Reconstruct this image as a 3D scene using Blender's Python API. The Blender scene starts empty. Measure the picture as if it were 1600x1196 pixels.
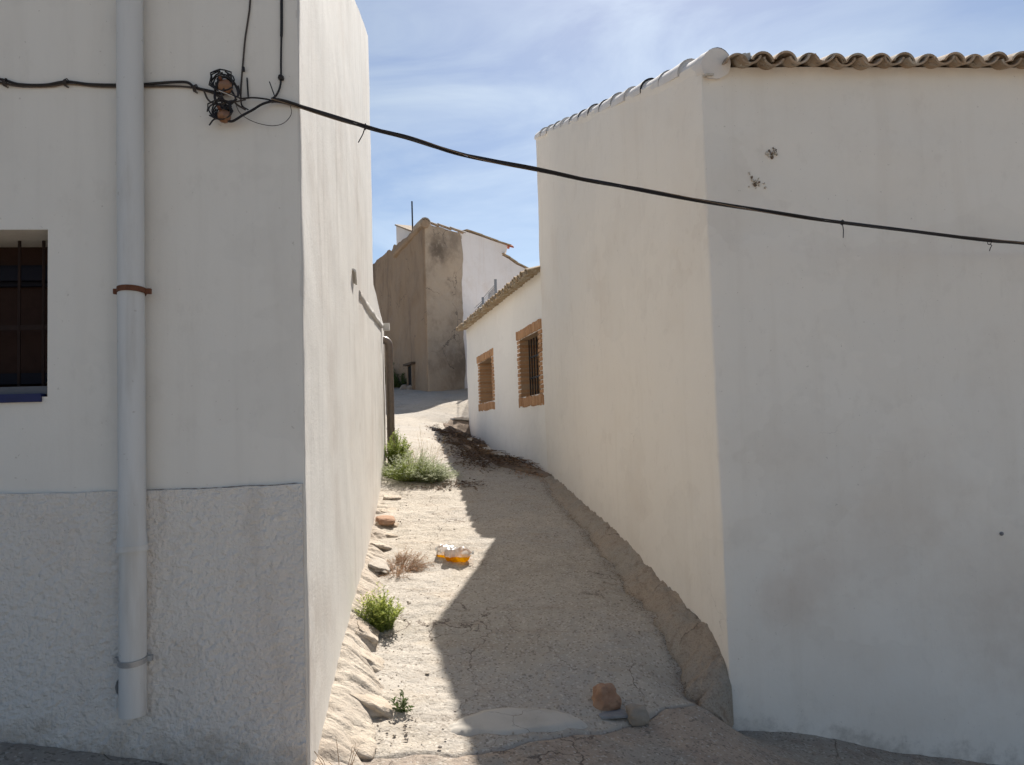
import bpy, bmesh, math, random
import numpy as np
from mathutils import Vector, Matrix, noise

R = math.radians
sc = bpy.context.scene
COL = sc.collection
random.seed(7)

# ------------------------------------------------------------------ camera
PITCH, ROLL, EYE, FPX = R(3.3), R(1.8), 1.6, 1200.0
cam_d = bpy.data.cameras.new('camera')
cam_d.sensor_width = 36.0
cam_d.lens = FPX / 1600.0 * 36.0
cam_d.clip_start, cam_d.clip_end = 0.05, 2000.0
cam = bpy.data.objects.new('camera', cam_d)
COL.objects.link(cam)
_rt0, _up0 = Vector((1, 0, 0)), Vector((0, -math.sin(PITCH), math.cos(PITCH)))
FW = Vector((0, math.cos(PITCH), math.sin(PITCH)))
RT = _rt0 * math.cos(ROLL) - _up0 * math.sin(ROLL)
UP = _rt0 * math.sin(ROLL) + _up0 * math.cos(ROLL)
EYEP = Vector((0, 0, EYE))
cam.matrix_world = Matrix(((RT.x, UP.x, -FW.x, 0), (RT.y, UP.y, -FW.y, 0), (RT.z, UP.z, -FW.z, EYE), (0, 0, 0, 1)))
sc.camera = cam

# ------------------------------------------------------------------ sky, sun, exposure
SUN_EL, SUN_AZ = R(46.8), R(12.0)          # azimuth to the right of straight ahead (+Y)
world = bpy.data.worlds.new('World')
sc.world = world
world.use_nodes = True
wn, wl = world.node_tree.nodes, world.node_tree.links
wn.clear()
w_out = wn.new('ShaderNodeOutputWorld')
w_bg = wn.new('ShaderNodeBackground')
w_bg.inputs['Strength'].default_value = 0.053
w_sky = wn.new('ShaderNodeTexSky')
w_sky.sky_type = 'NISHITA'
w_sky.sun_disc = False
w_sky.sun_elevation = SUN_EL
w_sky.sun_rotation = SUN_AZ
w_sky.altitude = 600.0
w_sky.air_density, w_sky.dust_density, w_sky.ozone_density = 1.0, 0.8, 1.0
w_tc = wn.new('ShaderNodeTexCoord')
w_map = wn.new('ShaderNodeMapping')
w_map.inputs['Scale'].default_value = (1.0, 1.0, 3.2)
w_map.inputs['Rotation'].default_value = (0.25, 0.35, 0.4)
w_no = wn.new('ShaderNodeTexNoise')
w_no.inputs['Scale'].default_value = 2.8
w_no.inputs['Detail'].default_value = 9.0
w_no.inputs['Roughness'].default_value = 0.56
w_no.inputs['Distortion'].default_value = 0.9
w_rp = wn.new('ShaderNodeMapRange')
w_rp.inputs['From Min'].default_value = 0.43
w_rp.inputs['From Max'].default_value = 0.70
w_rp.inputs['To Min'].default_value = 0.0
w_rp.inputs['To Max'].default_value = 0.62
w_mx = wn.new('ShaderNodeMix')
w_mx.data_type = 'RGBA'
w_bw = wn.new('ShaderNodeRGBToBW')                 # thin cloud: white light of the sky behind it, a little brighter
w_cl = wn.new('ShaderNodeVectorMath')
w_cl.operation = 'SCALE'
w_cl.inputs[0].default_value = (1.42, 1.64, 1.86)
wl.new(w_sky.outputs['Color'], w_bw.inputs['Color'])
wl.new(w_bw.outputs['Val'], w_cl.inputs['Scale'])
wl.new(w_cl.outputs['Vector'], w_mx.inputs['B'])
wl.new(w_tc.outputs['Generated'], w_map.inputs['Vector'])
wl.new(w_map.outputs['Vector'], w_no.inputs['Vector'])
wl.new(w_no.outputs['Fac'], w_rp.inputs['Value'])
wl.new(w_rp.outputs['Result'], w_mx.inputs['Factor'])
wl.new(w_sky.outputs['Color'], w_mx.inputs['A'])
wl.new(w_mx.outputs['Result'], w_bg.inputs['Color'])
wl.new(w_bg.outputs['Background'], w_out.inputs['Surface'])

sun_d = bpy.data.lights.new('sun', 'SUN')
sun_d.energy = 4.1
sun_d.angle = R(0.53)
sun_d.color = (1.0, 0.945, 0.87)
sun = bpy.data.objects.new('sun', sun_d)
COL.objects.link(sun)
SUNV = Vector((math.sin(SUN_AZ) * math.cos(SUN_EL), math.cos(SUN_AZ) * math.cos(SUN_EL), math.sin(SUN_EL)))
sun.rotation_euler = (-SUNV).to_track_quat('-Z', 'Y').to_euler()
sun.location = SUNV * 60

sc.view_settings.view_transform = 'Standard'
sc.view_settings.look = 'None'
sc.view_settings.gamma = 1.0
sc.view_settings.use_curve_mapping = False
sc.view_settings.exposure = 1.03
sc.render.engine = 'CYCLES'
sc.cycles.max_bounces = 9
sc.cycles.diffuse_bounces = 7
sc.cycles.glossy_bounces = 2
sc.cycles.adaptive_threshold = 0.02
sc.cycles.transparent_max_bounces = 16
sc.cycles.use_denoising = True

# ------------------------------------------------------------------ helpers
def ray(px, py):
    return (FW * FPX + RT * (px - 800.0) - UP * (py - 598.0)).normalized()

def line_hit(px, py, A, B, off=0.0):
    """the point of a photograph pixel on the vertical plane through A and B, moved off along its outward side"""
    d = ray(px, py)
    ux, uy = B[0] - A[0], B[1] - A[1]
    L = math.hypot(ux, uy)
    nx, ny = uy / L, -ux / L
    t = (nx * (A[0] + nx * off) + ny * (A[1] + ny * off)) / (nx * d.x + ny * d.y)
    return EYEP + d * t

def along(p, A, B):
    ux, uy = B[0] - A[0], B[1] - A[1]
    L = math.hypot(ux, uy)
    return ((p.x - A[0]) * ux + (p.y - A[1]) * uy) / L

def nz(x, y, z, s=1.0):
    return noise.noise(Vector((x * s, y * s, z * s)))

def tag(o, label=None, cat=None, group=None, kind=None):
    if label: o['label'] = label
    if cat: o['category'] = cat
    if group: o['group'] = group
    if kind: o['kind'] = kind
    return o

def empty(name, loc, label=None, cat=None, group=None, rot=None):
    o = bpy.data.objects.new(name, None)
    o.empty_display_size = 0.1
    o.location = loc
    if rot: o.rotation_euler = rot
    COL.objects.link(o)
    return tag(o, label, cat, group)

def smooth_mesh(me, angle=None):
    me.polygons.foreach_set('use_smooth', [True] * len(me.polygons))
    if angle is not None:
        me.set_sharp_from_angle(angle=angle)

def obj(name, me, mat=None, parent=None, world_coords=True):
    """one mesh object; world_coords: the vertices are given in world space (the parents used this way are never turned)"""
    o = bpy.data.objects.new(name, me)
    if mat and not me.materials: me.materials.append(mat)
    COL.objects.link(o)
    if parent:
        o.parent = parent
        if world_coords:
            p, off = parent, Vector((0, 0, 0))
            while p:
                off += Vector(p.location); p = p.parent
            o.location = -off
    return o

class MB:
    def __init__(s): s.v, s.f = [], []
    def add(s, verts, faces):
        b = len(s.v)
        s.v += [tuple(v) for v in verts]
        s.f += [tuple(i + b for i in f) for f in faces]
    def box(s, c, d, rz=0.0, jitter=0.0):
        cx, sx = math.cos(rz), math.sin(rz)
        vs = []
        for k in (-.5, .5):
            for x, y in ((-.5, -.5), (.5, -.5), (.5, .5), (-.5, .5)):
                lx, ly = x * d[0], y * d[1]
                j = [random.uniform(-jitter, jitter) for _ in range(3)]
                vs.append((c[0] + lx * cx - ly * sx + j[0], c[1] + lx * sx + ly * cx + j[1], c[2] + k * d[2] + j[2]))
        s.add(vs, [(3, 2, 1, 0), (4, 5, 6, 7), (0, 1, 5, 4), (1, 2, 6, 5), (2, 3, 7, 6), (3, 0, 4, 7)])
    def obox(s, c, X, Y, Z):
        """box from centre and three full edge vectors"""
        vs = []
        for k in (-.5, .5):
            for x, y in ((-.5, -.5), (.5, -.5), (.5, .5), (-.5, .5)):
                vs.append(Vector(c) + Vector(X) * x + Vector(Y) * y + Vector(Z) * k)
        s.add(vs, [(3, 2, 1, 0), (4, 5, 6, 7), (0, 1, 5, 4), (1, 2, 6, 5), (2, 3, 7, 6), (3, 0, 4, 7)])
    def tube(s, pts, r, n=6, cap=True):
        pts = [Vector(p) for p in pts]
        rs = r if isinstance(r, (list, tuple)) else [r] * len(pts)
        t0 = (pts[1] - pts[0]).normalized()
        ref = Vector((0, 0, 1)) if abs(t0.z) < .9 else Vector((1, 0, 0))
        a = t0.cross(ref).normalized()
        vs, fs = [], []
        for i, p in enumerate(pts):
            t = (pts[min(i + 1, len(pts) - 1)] - pts[max(i - 1, 0)])
            if t.length < 1e-9: t = t0
            t.normalize()
            a = (a - t * a.dot(t))
            if a.length < 1e-6: a = t.cross(Vector((.3, .5, .8)))
            a.normalize()
            b = t.cross(a)
            for k in range(n):
                w = 2 * math.pi * k / n
                vs.append(p + (a * math.cos(w) + b * math.sin(w)) * rs[i])
        for i in range(len(pts) - 1):
            for k in range(n):
                k2 = (k + 1) % n
                fs.append((i * n + k, i * n + k2, (i + 1) * n + k2, (i + 1) * n + k))
        if cap:
            fs.append(tuple(range(n - 1, -1, -1)))
            fs.append(tuple((len(pts) - 1) * n + k for k in range(n)))
        s.add(vs, fs)
    def lathe(s, prof, origin, axis, n=20):
        """prof: (distance along axis, radius)"""
        ax = Vector(axis).normalized()
        ref = Vector((0, 0, 1)) if abs(ax.z) < .9 else Vector((1, 0, 0))
        a = ax.cross(ref).normalized(); b = ax.cross(a)
        vs, fs = [], []
        for d, r in prof:
            for k in range(n):
                w = 2 * math.pi * k / n
                vs.append(Vector(origin) + ax * d + (a * math.cos(w) + b * math.sin(w)) * r)
        for i in range(len(prof) - 1):
            for k in range(n):
                k2 = (k + 1) % n
                fs.append((i * n + k, i * n + k2, (i + 1) * n + k2, (i + 1) * n + k))
        s.add(vs, fs)
    def mesh(s, name, smooth=False, angle=R(35)):
        me = bpy.data.meshes.new(name)
        me.from_pydata(s.v, [], s.f)
        me.update()
        if smooth: smooth_mesh(me, angle)
        return me
    def build(s, name, mat, parent=None, smooth=False, world_coords=True, angle=R(35)):
        return obj(name, s.mesh(name, smooth, angle), mat, parent, world_coords)

def catmull(pts, n=8):
    P = [Vector(p) for p in pts]
    P = [P[0] * 2 - P[1]] + P + [P[-1] * 2 - P[-2]]
    out = []
    for i in range(1, len(P) - 2):
        for k in range(n):
            t = k / n
            a, b, c, d = P[i - 1], P[i], P[i + 1], P[i + 2]
            out.append(.5 * ((2 * b) + (c - a) * t + (2 * a - 5 * b + 4 * c - d) * t * t + (3 * b - a - 3 * c + d) * t ** 3))
    out.append(P[-2])
    return out

# ------------------------------------------------------------------ materials
class NT:
    def __init__(s, name):
        s.m = bpy.data.materials.new(name); s.m.use_nodes = True
        s.t = s.m.node_tree; s.t.nodes.clear()
        s.out = s.n('ShaderNodeOutputMaterial')
        s.b = s.n('ShaderNodeBsdfPrincipled')
        s.l(s.b.outputs[0], s.out.inputs['Surface'])
        s.b.inputs['Roughness'].default_value = .9
        s.b.inputs['Specular IOR Level'].default_value = .25
        s.pos = s.n('ShaderNodeNewGeometry').outputs['Position']
    def n(s, t): return s.t.nodes.new(t)
    def l(s, a, b): s.t.links.new(a, b)
    def map(s, scale=(1, 1, 1), loc=(0, 0, 0), rot=(0, 0, 0), vec=None):
        m = s.n('ShaderNodeMapping')
        m.inputs['Scale'].default_value = scale; m.inputs['Location'].default_value = loc; m.inputs['Rotation'].default_value = rot
        s.l(vec or s.pos, m.inputs['Vector']); return m.outputs[0]
    def noise(s, scale, detail=5, rough=.55, vec=None, dist=0.0):
        m = s.n('ShaderNodeTexNoise')
        m.inputs['Scale'].default_value = scale; m.inputs['Detail'].default_value = detail
        m.inputs['Roughness'].default_value = rough; m.inputs['Distortion'].default_value = dist
        s.l(vec or s.pos, m.inputs['Vector']); return m.outputs['Fac']
    def voro(s, scale, feature='F1', vec=None, out='Distance', rnd=1.0):
        m = s.n('ShaderNodeTexVoronoi'); m.feature = feature
        m.inputs['Scale'].default_value = scale; m.inputs['Randomness'].default_value = rnd
        s.l(vec or s.pos, m.inputs['Vector']); return m.outputs[out]
    def ramp(s, v, a, b, lo=0.0, hi=1.0):
        m = s.n('ShaderNodeMapRange'); m.interpolation_type = 'SMOOTHSTEP'
        for k, x in zip(('From Min', 'From Max', 'To Min', 'To Max'), (a, b, lo, hi)): m.inputs[k].default_value = x
        s.l(v, m.inputs['Value']); return m.outputs[0]
    def math(s, op, a, b=None):
        m = s.n('ShaderNodeMath'); m.operation = op
        for i, x in enumerate((a, b)):
            if x is None: continue
            if isinstance(x, (int, float)): m.inputs[i].default_value = x
            else: s.l(x, m.inputs[i])
        return m.outputs[0]
    def mix(s, f, a, b, mode='MIX'):
        m = s.n('ShaderNodeMix'); m.data_type = 'RGBA'; m.blend_type = mode
        for k, x in (('Factor', f), ('A', a), ('B', b)):
            if isinstance(x, (int, float)): m.inputs[k].default_value = x
            elif isinstance(x, tuple): m.inputs[k].default_value = x if len(x) == 4 else x + (1,)
            else: s.l(x, m.inputs[k])
        return m.outputs['Result']
    def color(s, c):
        if isinstance(c, tuple): s.b.inputs['Base Color'].default_value = c if len(c) == 4 else c + (1,)
        else: s.l(c, s.b.inputs['Base Color'])
    def bump(s, h, strength=.3, dist=.01, prev=None):
        m = s.n('ShaderNodeBump'); m.inputs['Strength'].default_value = strength; m.inputs['Distance'].default_value = dist
        s.l(h, m.inputs['Height'])
        if prev: s.l(prev, m.inputs['Normal'])
        s.l(m.outputs[0], s.b.inputs['Normal']); return m.outputs[0]
    def rand(s): return s.n('ShaderNodeObjectInfo').outputs['Random']
    def sep(s):
        m = s.n('ShaderNodeSeparateXYZ'); s.l(s.pos, m.inputs[0]); return m.outputs

def spot(t, centre, radius, wob=.35, sc_=6.0):
    """a ragged round stain of its own at a fixed place"""
    d = t.n('ShaderNodeVectorMath'); d.operation = 'DISTANCE'; d.inputs[1].default_value = centre
    t.l(t.pos, d.inputs[0])
    v = t.math('ADD', d.outputs['Value'], t.math('MULTIPLY', t.math('SUBTRACT', t.noise(sc_, 5), .5), radius * wob * 4))
    return t.ramp(v, radius * .2, radius * 1.4, 1.0, 0.0)

def plaster(name, main, stain, stain_amt=.6, streak=.25, streak_col=(.42, .38, .33), fine=.25, coarse=.2, spots=(), speck=.5, extra=None, blotch=1.0):
    t = NT(name)
    c = t.mix(t.ramp(t.noise(.8 * blotch, 7, .6), .46, .72, 0, stain_amt), main, stain)
    c = t.mix(t.ramp(t.noise(3.3, 6, .65), .5, .78, 0, .22), c, tuple(x * .8 for x in stain))
    rpz = t.noise(.55, 5, .62, t.map((1, 1, 1.3), (2, 8, 3)))
    c = t.mix(t.ramp(rpz, .50, .512, 0, .4), c, tuple(min(1, x * 1.06) for x in main))
    c = t.mix(t.ramp(t.noise(1.0, 5, .7, t.map((9, 9, 5), (1, 4, 3))), .56, .70, 0, .16), c, tuple(x * .82 for x in stain))
    st = t.noise(1.0, 6, .6, t.map((7, 7, .45)))
    c = t.mix(t.ramp(st, .50, .74, 0, streak), c, streak_col)
    st2 = t.noise(1.0, 4, .6, t.map((26, 26, 1.1), (3, 1, 7)))
    c = t.mix(t.ramp(st2, .54, .74, 0, streak * .6), c, tuple(min(1, x * 1.05) for x in main))
    c = t.mix(t.ramp(t.noise(55, 2, .5), .725, .77, 0, speck), c, (.25, .21, .17))
    for cen, rad, colr, amt in spots:
        c = t.mix(t.math('MULTIPLY', spot(t, cen, rad), amt), c, colr)
    if extra: c = extra(t, c)
    t.color(c)
    b = t.bump(t.math('ADD', t.noise(5, 4, .5), t.ramp(rpz, .49, .515, 0, .12)), coarse, .03)
    t.bump(t.math('ADD', t.noise(70, 4, .6), t.noise(1.0, 3, .6, t.map((40, 40, 8)))), fine, .006, b)
    return t.m

def hairline(t, c, scale, amt, mask_lo, mask_hi, width=.012, seed=(0, 0, 0), col=(.13, .10, .08)):
    warp = t.n('ShaderNodeVectorMath'); warp.operation = 'ADD'
    nn = t.n('ShaderNodeTexNoise'); nn.inputs['Scale'].default_value = 3.0; nn.inputs['Detail'].default_value = 6
    t.l(t.pos, nn.inputs['Vector'])
    sc2 = t.n('ShaderNodeVectorMath'); sc2.operation = 'SCALE'; sc2.inputs['Scale'].default_value = .55
    t.l(nn.outputs['Color'], sc2.inputs[0])
    t.l(t.map((1, 1, 1), seed), warp.inputs[0]); t.l(sc2.outputs[0], warp.inputs[1])
    e = t.voro(scale, 'DISTANCE_TO_EDGE', warp.outputs[0])
    k = t.math('MULTIPLY', t.ramp(e, 0.0, width, 1, 0), t.ramp(t.noise(1.1, 3, .5, t.map((1, 1, 1), seed)), mask_lo, mask_hi, 0, amt))
    return t.mix(k, c, col), k

M = {}
M['white_left'] = plaster('white_left_facade', (.695, .67, .62), (.62, .585, .53), .7, .12, fine=.12, coarse=.12, speck=.3)
M['white_alley'] = plaster('whitewashed_alley_wall', (.635, .61, .57), (.52, .47, .42), .75, .6, (.45, .42, .385), fine=.35, coarse=.10, speck=.5)
M['reveal'] = plaster('window_reveal_plaster', (.74, .70, .62), (.62, .55, .45), .5, .1)

def right_wall_extra(t, c):
    c, k = hairline(t, c, 1.3, .35, .60, .70, .004, (4, 2, 1))
    zz_ = t.sep()[2]
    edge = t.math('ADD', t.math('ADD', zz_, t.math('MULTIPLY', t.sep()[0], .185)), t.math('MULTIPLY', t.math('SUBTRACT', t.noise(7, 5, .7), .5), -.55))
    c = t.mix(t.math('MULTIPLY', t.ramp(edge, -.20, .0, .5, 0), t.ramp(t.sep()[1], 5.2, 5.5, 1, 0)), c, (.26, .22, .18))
    return c
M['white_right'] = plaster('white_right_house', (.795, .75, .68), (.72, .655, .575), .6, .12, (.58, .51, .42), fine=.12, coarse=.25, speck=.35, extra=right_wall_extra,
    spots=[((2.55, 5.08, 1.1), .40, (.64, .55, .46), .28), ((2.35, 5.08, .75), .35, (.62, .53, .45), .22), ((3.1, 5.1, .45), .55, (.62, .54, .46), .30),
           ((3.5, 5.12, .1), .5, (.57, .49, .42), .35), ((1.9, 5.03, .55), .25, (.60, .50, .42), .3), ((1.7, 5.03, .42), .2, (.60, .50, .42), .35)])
M['white_low'] = plaster('white_low_house', (.83, .80, .745), (.79, .75, .70), .45, .06, (.6, .55, .46), fine=.12, coarse=.2, speck=.15)
M['white_far'] = plaster('white_far_house', (.80, .76, .74), (.72, .62, .54), .5, .2, (.62, .50, .42), fine=.1, coarse=.1, speck=.0)

t = NT('rough_stucco')
c = t.mix(t.ramp(t.noise(1.6, 6), .45, .75, 0, .5), (.69, .655, .61), (.62, .555, .50))
c = t.mix(t.ramp(t.noise(75, 2), .70, .75, 0, .5), c, (.26, .22, .19))
c = t.mix(t.ramp(t.noise(7, 5, .7), .58, .76, 0, .45), c, (.50, .43, .36))
c = t.mix(t.ramp(t.noise(1.0, 6, .7, t.map((5, 5, 1.2), (3, 1, 9))), .52, .70, 0, .4), c, (.52, .46, .40))
splash = t.math('ADD', t.math('ADD', t.sep()[2], t.math('MULTIPLY', t.sep()[0], .16)), t.math('MULTIPLY', t.math('SUBTRACT', t.noise(6, 6, .75), .5), -.7))
c = t.mix(t.ramp(splash, -.12, .14, .6, 0), c, (.36, .29, .22))
t.color(c)
b = t.bump(t.noise(42, 3, .55), .8, .03)
t.bump(t.noise(95, 3, .6), .35, .008, b)
M['stucco'] = t.m

t = NT('alley_concrete')
c = t.mix(t.ramp(t.noise(.9, 5, .6), .38, .68), (.44, .395, .335), (.39, .345, .285))
c = t.mix(t.ramp(t.noise(3.2, 6, .7, t.map((1, 1, 1), (4, 9, 1))), .52, .60, 0, .35), c, (.545, .49, .415))
c = t.mix(t.ramp(t.noise(5, 5, .7), .45, .75, 0, .4), c, (.55, .485, .40))
c = t.mix(t.ramp(t.noise(.7, 6, .6, t.map((1, 1, 1), (7, 7, 1))), .52, .56, 0, .55), c, (.40, .37, .33))
c = t.mix(t.ramp(t.noise(1.0, 5, .65, t.map((2.2, 7, 3), (5, 5, 5))), .48, .72, 0, .45), c, (.37, .30, .23))
fg = t.noise(70, 4, .75)
c = t.mix(t.ramp(fg, .52, .70, 0, .42), c, (.31, .26, .205))
gc = t.n('ShaderNodeTexVoronoi'); gc.inputs['Scale'].default_value = 80; t.l(t.pos, gc.inputs['Vector'])
sp = t.n('ShaderNodeSeparateColor'); t.l(gc.outputs['Color'], sp.inputs[0])
c = t.mix(t.ramp(sp.outputs[0], .86, .92, 0, .55), c, (.17, .14, .11))
c = t.mix(t.ramp(sp.outputs[1], .88, .94, 0, .5), c, (.62, .57, .50))
c, k = hairline(t, c, .75, .85, .44, .58, .005, (1, 7, 0))
c, k2 = hairline(t, c, 2.1, .55, .50, .62, .010, (8, 3, 2))
t.color(c)
b = t.bump(t.noise(1.0, 5, .65, t.map((6, 10, 5))), .45, .03)
b = t.bump(t.noise(24, 4, .6), .5, .02, b)
t.bump(t.math('SUBTRACT', t.noise(75, 4, .7), t.math('ADD', t.math('MULTIPLY', k, .9), t.math('MULTIPLY', k2, .6))), .55, .014, b)
M['alley'] = t.m

t = NT('street_concrete')
c = t.mix(t.ramp(t.noise(1.1, 6, .6, t.map((1, 1, 1), (9, 2, 0))), .46, .54), (.37, .33, .28), (.43, .345, .27))
c = t.mix(t.ramp(t.noise(2.3, 6, .7, t.map((1, 1, 1), (2, 5, 0))), .52, .58, 0, .5), c, (.30, .235, .19))
c = t.mix(t.ramp(t.noise(5, 6, .7), .45, .75, 0, .6), c, (.21, .175, .145))
c = t.mix(t.ramp(t.noise(75, 4, .75), .50, .68, 0, .5), c, (.20, .17, .145))
gc = t.n('ShaderNodeTexVoronoi'); gc.inputs['Scale'].default_value = 80; t.l(t.pos, gc.inputs['Vector'])
sp = t.n('ShaderNodeSeparateColor'); t.l(gc.outputs['Color'], sp.inputs[0])
c = t.mix(t.ramp(sp.outputs[0], .86, .92, 0, .5), c, (.10, .085, .07))
c = t.mix(t.ramp(sp.outputs[1], .90, .95, 0, .6), c, (.55, .50, .44))
c, k = hairline(t, c, 1.1, .9, .47, .58, .008, (3, 3, 0))
t.color(c)
b = t.bump(t.noise(16, 5, .65), .6, .025)
t.bump(t.math('SUBTRACT', t.noise(75, 4, .7), k), .75, .016, b)
M['street'] = t.m

t = NT('cement_patch')
c = t.mix(t.ramp(t.noise(4, 6, .6), .4, .7), (.50, .465, .41), (.42, .385, .335))
c = t.mix(t.ramp(t.noise(22, 4), .6, .75, 0, .4), c, (.28, .26, .23))
c, k = hairline(t, c, 2.2, .7, .45, .6, .012, (6, 3, 0))
t.color(c); t.bump(t.noise(30, 5, .6), .35, .01)
M['cement'] = t.m

t = NT('earthen_fillet')
c = t.mix(t.ramp(t.noise(1.6, 6, .6), .4, .66), (.49, .39, .295), (.47, .415, .345))
c = t.mix(t.ramp(t.noise(14, 5, .7), .48, .72, 0, .7), c, (.29, .22, .16))
c = t.mix(t.ramp(t.noise(3.4, 6, .7, t.map((1, 1, 1), (3, 3, 3))), .50, .60, 0, .6), c, (.42, .375, .315))
c = t.mix(t.ramp(t.noise(85, 3, .7), .5, .66, 0, .45), c, (.20, .155, .12))
c = t.mix(t.ramp(t.noise(45, 2), .66, .72, 0, .6), c, (.50, .42, .33))
c, k = hairline(t, c, 1.6, .8, .5, .62, .014, (2, 2, 5))
t.color(c)
b = t.bump(t.noise(14, 6, .7), .9, .035)
t.bump(t.noise(75, 4, .7), .9, .016, b)
M['fillet'] = t.m

t = NT('earth')
c = t.mix(t.ramp(t.noise(2.0, 6, .6), .4, .66), (.25, .19, .14), (.18, .13, .095))
c = t.mix(t.ramp(t.noise(18, 5, .7), .55, .75, 0, .5), c, (.36, .29, .22))
t.color(c); b = t.bump(t.noise(12, 5, .65), .5, .03); t.bump(t.noise(70, 4, .65), .6, .012, b)
M['earth'] = t.m
t = NT('dry_land')
c = t.mix(t.ramp(t.noise(.3, 6, .6), .4, .66), (.21, .175, .13), (.17, .14, .10))
t.color(c); t.bump(t.noise(6, 5, .65), .5, .05)
M['land'] = t.m

t = NT('mortar_stone')
c = t.mix(t.ramp(t.noise(3.5, 6, .6), .38, .66), (.49, .425, .345), (.40, .33, .26))
c = t.mix(t.ramp(t.noise(11, 5, .7), .55, .75, 0, .5), c, (.60, .56, .50))
c = t.mix(t.ramp(t.noise(40, 3), .66, .74, 0, .6), c, (.24, .19, .15))
r = t.rand()
c = t.mix(t.ramp(r, .0, .5, 0.6, 0), c, (.36, .33, .295))
c = t.mix(t.ramp(r, .6, 1.0, 0.0, .55), c, (.47, .37, .27))
c, k = hairline(t, c, 5.0, .7, .5, .62, .02, (2, 4, 5))
t.color(c)
b = t.bump(t.noise(14, 6, .65), .8, .03); t.bump(t.noise(70, 4, .6), .6, .010, b)
M['kerb'] = t.m

def rock_mat(name, a, b_, dark):
    t = NT(name)
    c = t.mix(t.ramp(t.noise(9, 6, .65), .4, .64), a, b_)
    c = t.mix(t.ramp(t.noise(24, 5, .7), .56, .72, 0, .8), c, dark)
    t.color(c); b = t.bump(t.noise(26, 6, .65), .8, .02); t.bump(t.noise(120, 3), .4, .005, b)
    return t.m
M['rock_red'] = rock_mat('reddish_rock', (.40, .255, .17), (.33, .19, .12), (.20, .115, .075))
M['rock_grey'] = rock_mat('grey_rock', (.34, .30, .25), (.29, .25, .205), (.20, .17, .14))
M['rubble'] = rock_mat('rubble_stone', (.34, .29, .24), (.27, .22, .18), (.16, .13, .10))

t = NT('terracotta_tile')
r = t.rand()
c = t.mix(r, (.42, .31, .215), (.28, .205, .14))
c = t.mix(t.ramp(t.noise(12, 6, .7), .46, .64, 0, .75), c, (.43, .395, .335))
c = t.mix(t.ramp(t.noise(20, 5, .7, t.map((1, 1, 1), (7, 1, 3))), .56, .68, 0, .8), c, (.13, .10, .075))
t.color(c); t.bump(t.noise(60, 4, .6), .5, .008)
M['tile'] = t.m
t = NT('pale_lichen_tile')
r = t.rand()
c = t.mix(r, (.40, .30, .19), (.30, .225, .145))
c = t.mix(t.ramp(t.noise(9, 6, .7), .46, .64, 0, .8), c, (.52, .465, .375))
c = t.mix(t.ramp(t.noise(16, 5, .7, t.map((1, 1, 1), (7, 1, 3))), .58, .70, 0, .7), c, (.16, .115, .07))
t.color(c); t.bump(t.noise(60, 4, .6), .4, .008)
M['tile_pale'] = t.m
t = NT('red_tile')
c = t.mix(t.rand(), (.50, .14, .08), (.42, .13, .08)); t.color(c)
M['tile_red'] = t.m

t = NT('weathered_roof'); t.color(t.mix(t.ramp(t.noise(8, 5, .7), .4, .7), (.40, .33, .25), (.52, .47, .40)))
M['roof'] = t.m

t = NT('brick')
r = t.rand()
c = t.mix(r, (.50, .29, .155), (.37, .20, .10))
c = t.mix(t.ramp(t.noise(25, 4, .7), .5, .72, 0, .5), c, (.60, .42, .26))
t.color(c); t.bump(t.noise(90, 3), .5, .006)
M['brick'] = t.m
t = NT('brick_mortar'); t.color(t.mix(t.noise(30), (.46, .33, .22), (.38, .26, .17)))
M['brick_mortar'] = t.m

def brown_extra(t, c):
    c = t.mix(t.ramp(t.noise(1.0, 6, .7, t.map((1.5, 1.5, .35), (1, 5, 2))), .45, .70, 0, .6), c, (.17, .118, .08))
    c = t.mix(t.ramp(t.noise(4.5, 5, .7), .5, .72, 0, .45), c, (.36, .29, .22))
    c, k = hairline(t, c, .5, .8, .48, .6, .008, (3, 9, 1))
    return c
def pale_extra(t, c):
    c = t.mix(t.ramp(t.noise(1.3, 6, .7), .46, .66, 0, .7), c, (.255, .20, .15))
    c = t.mix(t.ramp(t.noise(6, 5, .7), .52, .72, 0, .5), c, (.44, .37, .30))
    c, k = hairline(t, c, .6, .9, .46, .58, .010, (3, 4, 1))
    return c
M['brown'] = plaster('brown_earth_render', (.345, .25, .17), (.26, .18, .118), .8, .25, (.38, .30, .22), fine=.6, coarse=.6, speck=.3, extra=brown_extra,
                     spots=[((-5.0, 27.6, 7.5), .8, (.10, .072, .05), .8)])
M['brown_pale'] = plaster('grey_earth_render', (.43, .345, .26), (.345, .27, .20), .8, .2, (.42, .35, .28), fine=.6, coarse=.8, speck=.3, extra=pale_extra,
                     spots=[((-2.05, 22.4, 6.9), .42, (.085, .065, .05), .8), ((-1.55, 23.0, 3.5), .5, (.18, .14, .105), .7), ((-1.6, 22.9, 7.3), .3, (.20, .155, .12), .5)])

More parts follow.
